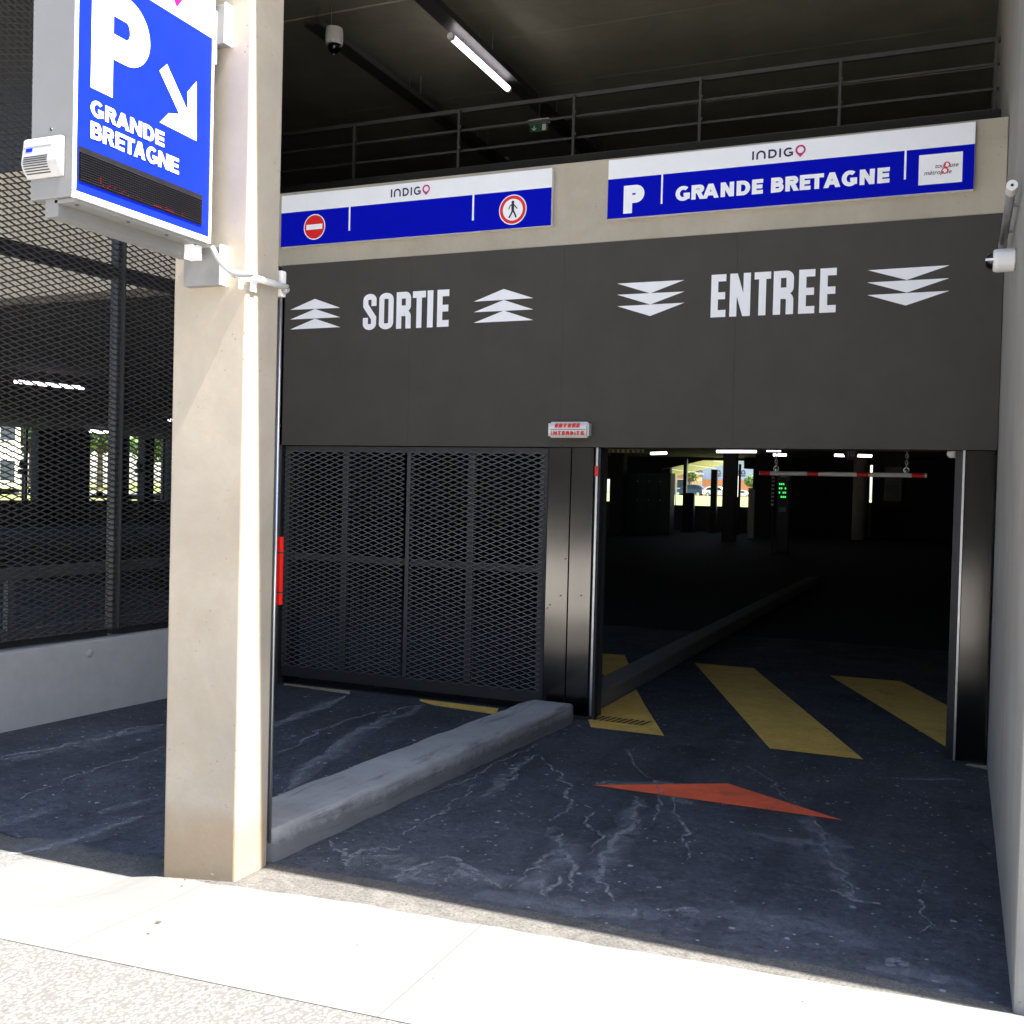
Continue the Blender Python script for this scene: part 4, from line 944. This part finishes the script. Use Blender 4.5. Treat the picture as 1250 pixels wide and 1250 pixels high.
# height bar on chains
YB = 3.0
a, b = bp(927,577.5,Y=YB), bp(1131.5,580.5,Y=YB)
t = thing('height_bar', 'hanging white height limit bar with four red bands on chains', 'height bar', (a.x,YB,a.z))
obj('bar_tube', MB().cyl(a, b, .020, 16), M['white_plastic'], t, smooth=False)
for xs_ in ((928,941),(988,1002),(1049,1063),(1114,1129)): obj('red_band', MB().cyl(a.lerp(b,(xs_[0]-927)/204.5), a.lerp(b,(xs_[1]-927)/204.5), .0212, 16), M['red'], t)
for px in (948.5,1107.5):
    q = a.lerp(b,(px-927)/204.5); ch = obj('chain', MB().lathe([(.012,0),(.012,.03)], q+Vector((0,0,.015)), (0,0,1), 8), M['galv'], t)
    pts = [(q.x+.022*math.cos(s_), q.y, q.z+.045+.022*math.sin(s_)) for s_ in [i*math.pi/6 for i in range(13)]]
    obj('shackle', MB().tube(pts, .006, 6), M['galv'], ch)
    z = q.z+.065; i = 0
    while z < 3.2:
        ax_ = (1,0,0) if i % 2 else (0,1,0)
        pts = [(q.x+ax_[0]*.011*math.cos(s_), q.y+ax_[1]*.011*math.cos(s_), z+.016+.02*math.sin(s_)) for s_ in [k_*math.pi/4 for k_ in range(9)]]
        if i < 40: obj('chain_link', MB().tube(pts, .004, 5), M['galv'], ch)
        z += .030; i += 1
# information display and cup column
q = bp(956,600,Y=24)
t = thing('info_display', 'dark display pillar with glowing green text lines', 'display', (q.x,24,0))
w = .17; zt0, zt1 = bp(956,626,Y=24).z, bp(956,580,Y=24).z
obj('display_case', MB().box(q.x-w,24,0,q.x+w,24.3,zt1), M['black'], t, bevel=.01)
obj('top_lamp', MB().box(q.x-.09,23.985,zt1-.05,q.x+.10,23.999,zt1-.02), M['white_plastic'], t)
for r in range(4):
    m = MB(); z = bp(956,592+r*5.2,Y=24).z
    for c_ in range(4):
        if (r+c_) % 4 != 3: m.box(q.x-.12+c_*.055,23.99,z,q.x-.085+c_*.055,23.999,z+.05)
    obj('green_text', m, M['led_green'], t)
obj('paper_notice', MB().box(q.x-.11,23.99,zt0+.02,q.x+.1,23.999,zt0+.17), M['pipe_grey'], t)
x = bp(943.5,600,Y=23).x; t = thing('cup_stack', 'column of eight small pale lamps beside the green display', 'lamp stack', (x,23,0))
obj('pole', MB().box(x-.02,23.06,0,x+.02,23.1,bp(943,580,Y=23).z), M['black'], t)
for i in range(8): z = bp(943.5,583+i*4.7,Y=23).z; obj('lamp_cup', MB().cyl((x,23,z-.028),(x,23,z+.028),.045,10), M['white'], t)
# grey wall cabinet, meter, small kit
x = bp(1090,590,Y=20); t = thing('wall_cabinet', 'grey metal wall cabinet beyond the height bar', 'cabinet', x)
obj('cabinet_body', MB().box(x.x-.2,20,bp(1090,612,Y=20).z,x.x+.2,20.2,bp(1090,570,Y=20).z), M['dark_concrete'], t, bevel=.01)
obj('cabinet_window', MB().box(x.x-.15,19.985,bp(1090,605,Y=20).z,x.x+.15,19.999,bp(1090,592,Y=20).z), M['black'], t)
obj('backboard', MB().box(x.x-.35,20.21,bp(1090,618,Y=20).z,x.x+.35,20.3,3.31), M['inner'], t)
x = bp(1038.5,553,Y=18)
t = thing('number_sign', 'round dark hanging sign numbered 10 under the ceiling', 'sign', x)
obj('sign_disc', MB().cyl((x.x,18,x.z),(x.x,18.03,x.z),.16,24), M['dark_steel'], t)
pr = XZ(.003, 18.); pr.letter('1', x.x-.09, x.x-.03, x.z-.08, x.z+.06, .03, .03); pr.letter('0', x.x-.005, x.x+.085, x.z-.08, x.z+.06, .03, .03); pr.done('number', M['pipe_grey'], t)
obj('hanger', MB().cyl((x.x,18.015,x.z+.15),(x.x,18.015,3.32),.01,6), M['galv'], t)
# hazard beam
a, b = bp(752,549,Y=14), bp(787,549,Y=14)
t = thing('hazard_beam', 'low beam with black and yellow hazard stripes behind the gate post', 'beam', a)
obj('beam_core', MB().box(a.x-.25,14.01,a.z-.06,b.x,14.2,a.z+.5), M['black'], t)
n = 8
for i in range(n):
    x0 = a.x-.25+(b.x-a.x+.25)*i/n; wd = (b.x-a.x+.25)/n/2
    pr = Print((0,14.01,0),(1,0,0),(0,0,1),(0,-1,0),.002); pr.poly([(x0+.06,a.z-.06),(x0+.06+wd*.9,a.z-.06),(x0+wd*.9,a.z+.3),(x0,a.z+.3)]); pr.done('yellow_stripe', M['yellow_black'], t)
# ceiling tubes inside
tubes = [((795,553.5),(813,553),3.1,'lit tube lamp above the dark green cabinet'), ((875,551),(923,551),3.12,'longest lit tube lamp over the daylit opening'), ((936,549.6),(953,549.8),3.14,'lit tube lamp tight under the fascia edge'),
         ((944,555),(960,555.3),3.1,'lit tube lamp behind the first bar chain'), ((1019,555.6),(1031,555.9),3.1,'lit tube lamp beside the round number sign'), ((1047,556),(1064,556.4),3.1,'lit tube lamp above the round pale column'),
         ((18,465.5),(102,473.5),3.15,'long lit tube lamp behind the mesh fence'), ((110,526),(133,528),3.2,'short lit tube lamp at the top of a daylit window'), ((205,512.5),(216,513),3.2,'lit tube lamp half hidden by the beige pillar')]
for pa, pb, z, lab in tubes:
    a, b = bp(*pa, Z=z), bp(*pb, Z=z); k_ = (a-CAM).length/FPX
    if b.y > 60 or a.y > 39:                                    # keep it inside the building
        s_ = min(1, 33/a.y); a = CAM+(a-CAM)*s_; b = CAM+(b-CAM)*s_; k_ *= s_
    t = thing('tube_lamp', lab, 'lamp', a, 'lit tube lamps in the garage')
    obj('tube', MB().cyl(a, b, max(.03, k_*1.7), 10), M['tube'], t)
    obj('tube_housing', MB().bar(a+Vector((0,0,max(.05,k_*2.2))), b+Vector((0,0,max(.05,k_*2.2))), .09, .05), M['tray'], t)
    obj('hanger', MB().cyl(a.lerp(b,.5)+Vector((0,0,.06)), (a.lerp(b,.5).x, a.lerp(b,.5).y, 3.32), .008, 6), M['tray'], t)

# ================================================================== OUTSIDE, BEYOND THE FAR WALLS
gz = 1.05
m = MB().quad((-60,40.4,gz-.1),(30,40.4,gz-.1),(60,150,1.62),(-140,150,1.62)); m.quad((-140,150,1.62),(60,150,1.62),(120,420,1.7),(-260,420,1.7))
struct('grass_verge', m, M['grass'])
struct('side_street', MB().quad((-27.5,-10,.45),(-27.5,40,.45),(-200,90,.75),(-200,-40,.75)), M['slab'])
struct('side_lawn', MB().quad((-38,-10,.53),(-38,60,.53),(-52,60,.60),(-52,-10,.60)), M['grass'])
def leafcloud(m, c, r, n, sz):
    for _ in range(n):
        while True:
            v = Vector((random.uniform(-1,1),random.uniform(-1,1),random.uniform(-1,1)))
            if .25 < v.length < 1: break
        p = Vector(c)+Vector((v.x*r[0],v.y*r[1],v.z*r[2])); a_ = Vector((random.gauss(0,1),random.gauss(0,1),random.gauss(0,1))).normalized(); b_ = a_.orthogonal().normalized()
        c_ = a_.cross(b_); s_ = sz*random.uniform(.6,1.3); m.quad(p-b_*s_, p+c_*s_*.6, p+b_*s_, p-c_*s_*.6)
def tree(x, y, z, hh, r, label, n=2000):
    t = thing('tree', label, 'tree', (x,y,z), 'trees beyond the garage'); m = MB(); m.cyl((x,y,z),(x,y,z+hh*.5),.22,8,.12)
    for i in range(5):
        an = i*1.26; m.cyl((x,y,z+hh*.35),(x+r*.6*math.cos(an),y+r*.6*math.sin(an),z+hh*(.55+.05*(i%3))),.10,6,.03)
    obj('trunk', m, M['bark'], t); m = MB(); m.keep = True
    for i in range(9):
        an = i*2.4; rr_ = r*.62*math.sqrt((i+.5)/9); leafcloud(m, (x+rr_*math.cos(an), y+rr_*math.sin(an), z+hh*random.uniform(.45,.85)), (r*.5,r*.5,r*.42), n//9, .26)
    stuff('crown', m, M['leaf'], t)
for px, X, hh, r, lab in ((38,-62,9,3.2,'bushy green tree behind the pale building'), (122,-50,8,3.4,'dense green tree filling the second daylit window'), (150,-58,9,3.,'green tree behind the second window mullion'), (180,-54,8,3.1,'green tree behind the dark round mirror'), (202,-60,9,3.2,'green tree close to the beige pillar edge')):
    q = bp(px,580,X=X); tree(q.x, q.y, .55, hh, r, lab)
def block(name, label, x0, y0, x1, y1, z0, z1, wallm, win=(3,2), axis='x', roof=None):
    t = thing(name, label, 'building', (x0,y0,z0)); obj('walls', MB().box(x0,y0,z0,x1,y1,z1), wallm, t)
    obj('roof', MB().box(x0-.3,y0-.3,z1+.001,x1+.3,y1+.3,z1+.35), roof or M['dark_concrete'], t)
    for i in range(win[0]):
        for j in range(win[1]):
            zc_ = z0+(z1-z0)*(j+.55)/win[1]; hw = .7
            if axis == 'y+':
                x = x0+(x1-x0)*(i+.5)/win[0]; f_ = obj('window', MB().box(x-hw,y1+.001,zc_-.8,x+hw,y1+.08,zc_+.8), M['white'], t); obj('pane', MB().box(x-hw+.1,y1+.081,zc_-.7,x+hw-.1,y1+.1,zc_+.7), M['glass'], f_)
            elif axis == 'x':
                y = y0+(y1-y0)*(i+.5)/win[0]; f_ = obj('window', MB().box(x1+.001,y-hw,zc_-.8,x1+.08,y+hw,zc_+.8), M['white'], t); obj('pane', MB().box(x1+.081,y-hw+.1,zc_-.7,x1+.1,y+hw-.1,zc_+.7), M['glass'], f_)
            else:
                x = x0+(x1-x0)*(i+.5)/win[0]; f_ = obj('window', MB().box(x-hw,y0-.08,zc_-.8,x+hw,y0-.001,zc_+.8), M['white'], t); obj('pane', MB().box(x-hw+.1,y0-.1,zc_-.7,x+hw-.1,y0-.081,zc_+.7), M['glass'], f_)
    return t
M['house'] = paint('pale_render', (.70, .66, .58), .8); M['orange'] = paint('orange_render', (.55, .22, .10), .8)
qa, qb = bp(-80,580,X=-58), bp(24,580,X=-58)
block('pale_building', 'pale rendered building seen in the first daylit window', -70, qa.y, -58, qb.y, .6, 6.2, M['house'], (3,2))
k = NT('ribbed_cladding'); wv = k.n.new('ShaderNodeTexWave'); wv.inputs['Scale'].default_value = 1.6; k.lk(k.geo(), wv.inputs['Vector'])
k.col(k.mix(k.ramp(wv.outputs['Fac'], [(.3,0),(.6,1)]), (.27,.36,.48), (.45,.52,.62))).set(Roughness=.5); M['ribbed'] = k.m
YW = 175; wx = lambda px, y=580, Y=YW: bp(px, y, Y=Y)
t = thing('ribbed_hall', 'pale blue ribbed hall with dark arch emblems beyond the parked cars', 'building', (wx(880).x,YW,1.5))
obj('walls', MB().box(wx(846).x,YW,1.5,wx(960).x,YW+14,wx(880,562).z), M['ribbed'], t)
obj('base_wall', MB().box(wx(846).x,YW-.3,1.5,wx(960).x,YW-.01,wx(880,586).z), M['orange'], t)
obj('roof_edge', MB().box(wx(846).x-.3,YW-.35,wx(880,562).z+.01,wx(960).x,YW+14.3,wx(880,562).z+.5), M['white'], t)
for px in (852.5,875,905):
    c = wx(px,578); u = 1277.6; s_ = (c-CAM).length/FPX; pr = Print((c.x,YW-.02,c.z),(1,0,0),(0,0,1),(0,-1,0),.05)
    for o_ in (-2.3,2.3): pr.piece(A_(o_*s_,0,2.5*s_,4*s_,1.6*s_,2.9*s_,0,180,14), lambda p_: p_)
    pr.poly([(-5*s_,-1*s_),(5*s_,-1*s_),(5*s_,0),(-5*s_,0)]); pr.poly([(-5*s_,-3.4*s_),(5*s_,-3.4*s_),(5*s_,-2.2*s_),(-5*s_,-2.2*s_)]); pr.done('arch_emblem', M['purple'], t)
q = wx(831,590,165); block('orange_house', 'small orange rendered house beyond the parked blue car', q.x-6, 165, wx(845,590,165).x, 172, 1.5, 5.2, M['orange'], (2,1), 'y')
q0, q1 = wx(838,590,160), wx(858,590,160)
t = thing('green_fence', 'pale green slatted fence behind the parked blue car', 'fence', (q0.x,160,1.6))
obj('fence_rail', MB().box(q0.x,160.05,1.9,q1.x,160.12,2.0), M['dark_green'], t)
M['fence_green'] = paint('fence_green', (.25, .30, .20), .6)
for i in range(11): x = q0.x+(q1.x-q0.x)*(i+.5)/11; obj('slat', MB().box(x-.09,160,1.6,x+.09,160.045,bp(848,587,Y=160).z), M['fence_green'], t)
def car(px0, px1, Y, body, label, flip=False):
    a, b = bp(px0,600,Y=Y).x, bp(px1,600,Y=Y).x; L = b-a; z = 1.6+ (Y-150)*.0003; hh = L*.335
    prof = [(0,.18),(.0,.42),(.03,.52),(.24,.60),(.36,.94),(.42,1.0),(.72,1.0),(.86,.92),(.97,.62),(1,.55),(1,.22),(.96,.16),(.05,.14)]
    if flip: prof = [(1-x, y) for x, y in prof]
    t = thing('parked_car', label, 'car', (a,Y,z), 'cars parked beyond the garage'); W_ = 1.75
    obj('body', MB().hexa([(a+x*L,Y,z+y*hh) for x, y in prof], [(a+x*L,Y+W_,z+y*hh) for x, y in prof]), body, t, bevel=.03)
    w1 = [(.30,.62),(.385,.90),(.55,.93),(.55,.62)]; w2 = [(.57,.62),(.57,.93),(.72,.92),(.83,.82),(.88,.64)]
    for wp_ in (w1, w2):
        if flip: wp_ = [(1-x, y) for x, y in wp_]
        obj('side_window', MB().hexa([(a+x*L,Y-.012,z+y*hh) for x, y in wp_], [(a+x*L,Y-.001,z+y*hh) for x, y in wp_]), M['glass'], t)
    for x in (.19,.80):
        x = 1-x if flip else x
        for yy in (Y-.02, Y+W_-.2): wl = obj('wheel', MB().cyl((a+x*L,yy,z+.16*hh),(a+x*L,yy+.22,z+.16*hh),hh*.22,18), M['rubber'], t)
        obj('rim', MB().cyl((a+x*L,Y-.03,z+.16*hh),(a+x*L,Y-.021,z+.16*hh),hh*.14,14), M['galv'], t)
    x = .0 if flip else 1.; obj('tail_light', MB().box(a+x*L-.06,Y-.005,z+.55*hh,a+x*L+.03,Y+.3,z+.72*hh), M['red'], t)
    x = 1. if flip else .0; obj('headlight', MB().box(a+x*L-.04,Y-.005,z+.40*hh,a+x*L+.05,Y+.3,z+.5*hh), M['white'], t)
M['car_blue'] = paint('dark_blue_car_paint', (.02, .05, .10), .2); M['car_white'] = paint('white_car_paint', (.75, .75, .76), .2, var=.03)
car(820,860,152,M['car_blue'],'dark blue parked car beyond the daylit opening'); car(857,892,149,M['car_white'],'white parked car with red tail light beside the blue car',True); car(893,917,151,M['car_white'],'white parked car partly behind the thin dark post',True)
q = bp(914,590,Y=146); t = thing('bush', 'dark clipped bush in front of the ribbed hall', 'bush', (q.x,146,1.6)); m = MB(); m.keep = True; leafcloud(m, (q.x+.6,146,q.z+.3), (1.3,1.1,.9), 900, .16); obj('stem', MB().cyl((q.x+.6,146,1.6),(q.x+.6,146,q.z+.2),.06,6), M['bark'], t); stuff('crown', m, M['leaf'], t)
q = bp(842,577,Y=158); tree(q.x, 158, 1.6, 5.8, 1.5, 'small green tree beside the ribbed hall', 500)
# canopy outside the opening
t = thing('canopy', 'cream sloping canopy outside the daylit opening', 'canopy', (-9,41,2.9))
za, zb = bp(808,575,Y=43).z, bp(876,560,Y=43).z
xa, xb = bp(800,575,Y=43).x, bp(885,560,Y=43).x
m = MB(); m.hexa([(xa,41,za-.15),(xb,41,zb+.05),(xb,47,zb+.05),(xa,47,za-.15)], [(xa,41,za-.08),(xb,41,zb+.12),(xb,47,zb+.12),(xa,47,za-.08)])
M['canvas'] = paint('cream_canvas', (.76, .72, .64), .8)
obj('canvas_roof', m, M['canvas'], t)
for f_ in (.3,.62,.95): x = xa+(xb-xa)*f_; z = za+(zb-za)*f_; obj('canopy_rib', MB().bar((x,41,z-.12),(x,47,z-.12),.05,.04), M['white'], t)
for x in (xa+.1, xb-.1): obj('canopy_leg', MB().cyl((x,46.8,gz-.1),(x,46.8,za-.1),.04,8), M['white'], t)

# ================================================================== ACROSS THE STREET (seen mirrored in the steel posts)
M['render_grey'] = paint('grey_render', (.17, .16, .145), .85)
block('street_building', 'grey rendered building across the street mirrored in the steel gate post', -40, -34, 34, -24, -.12, 10.5, M['render_grey'], (12, 3), 'y+')
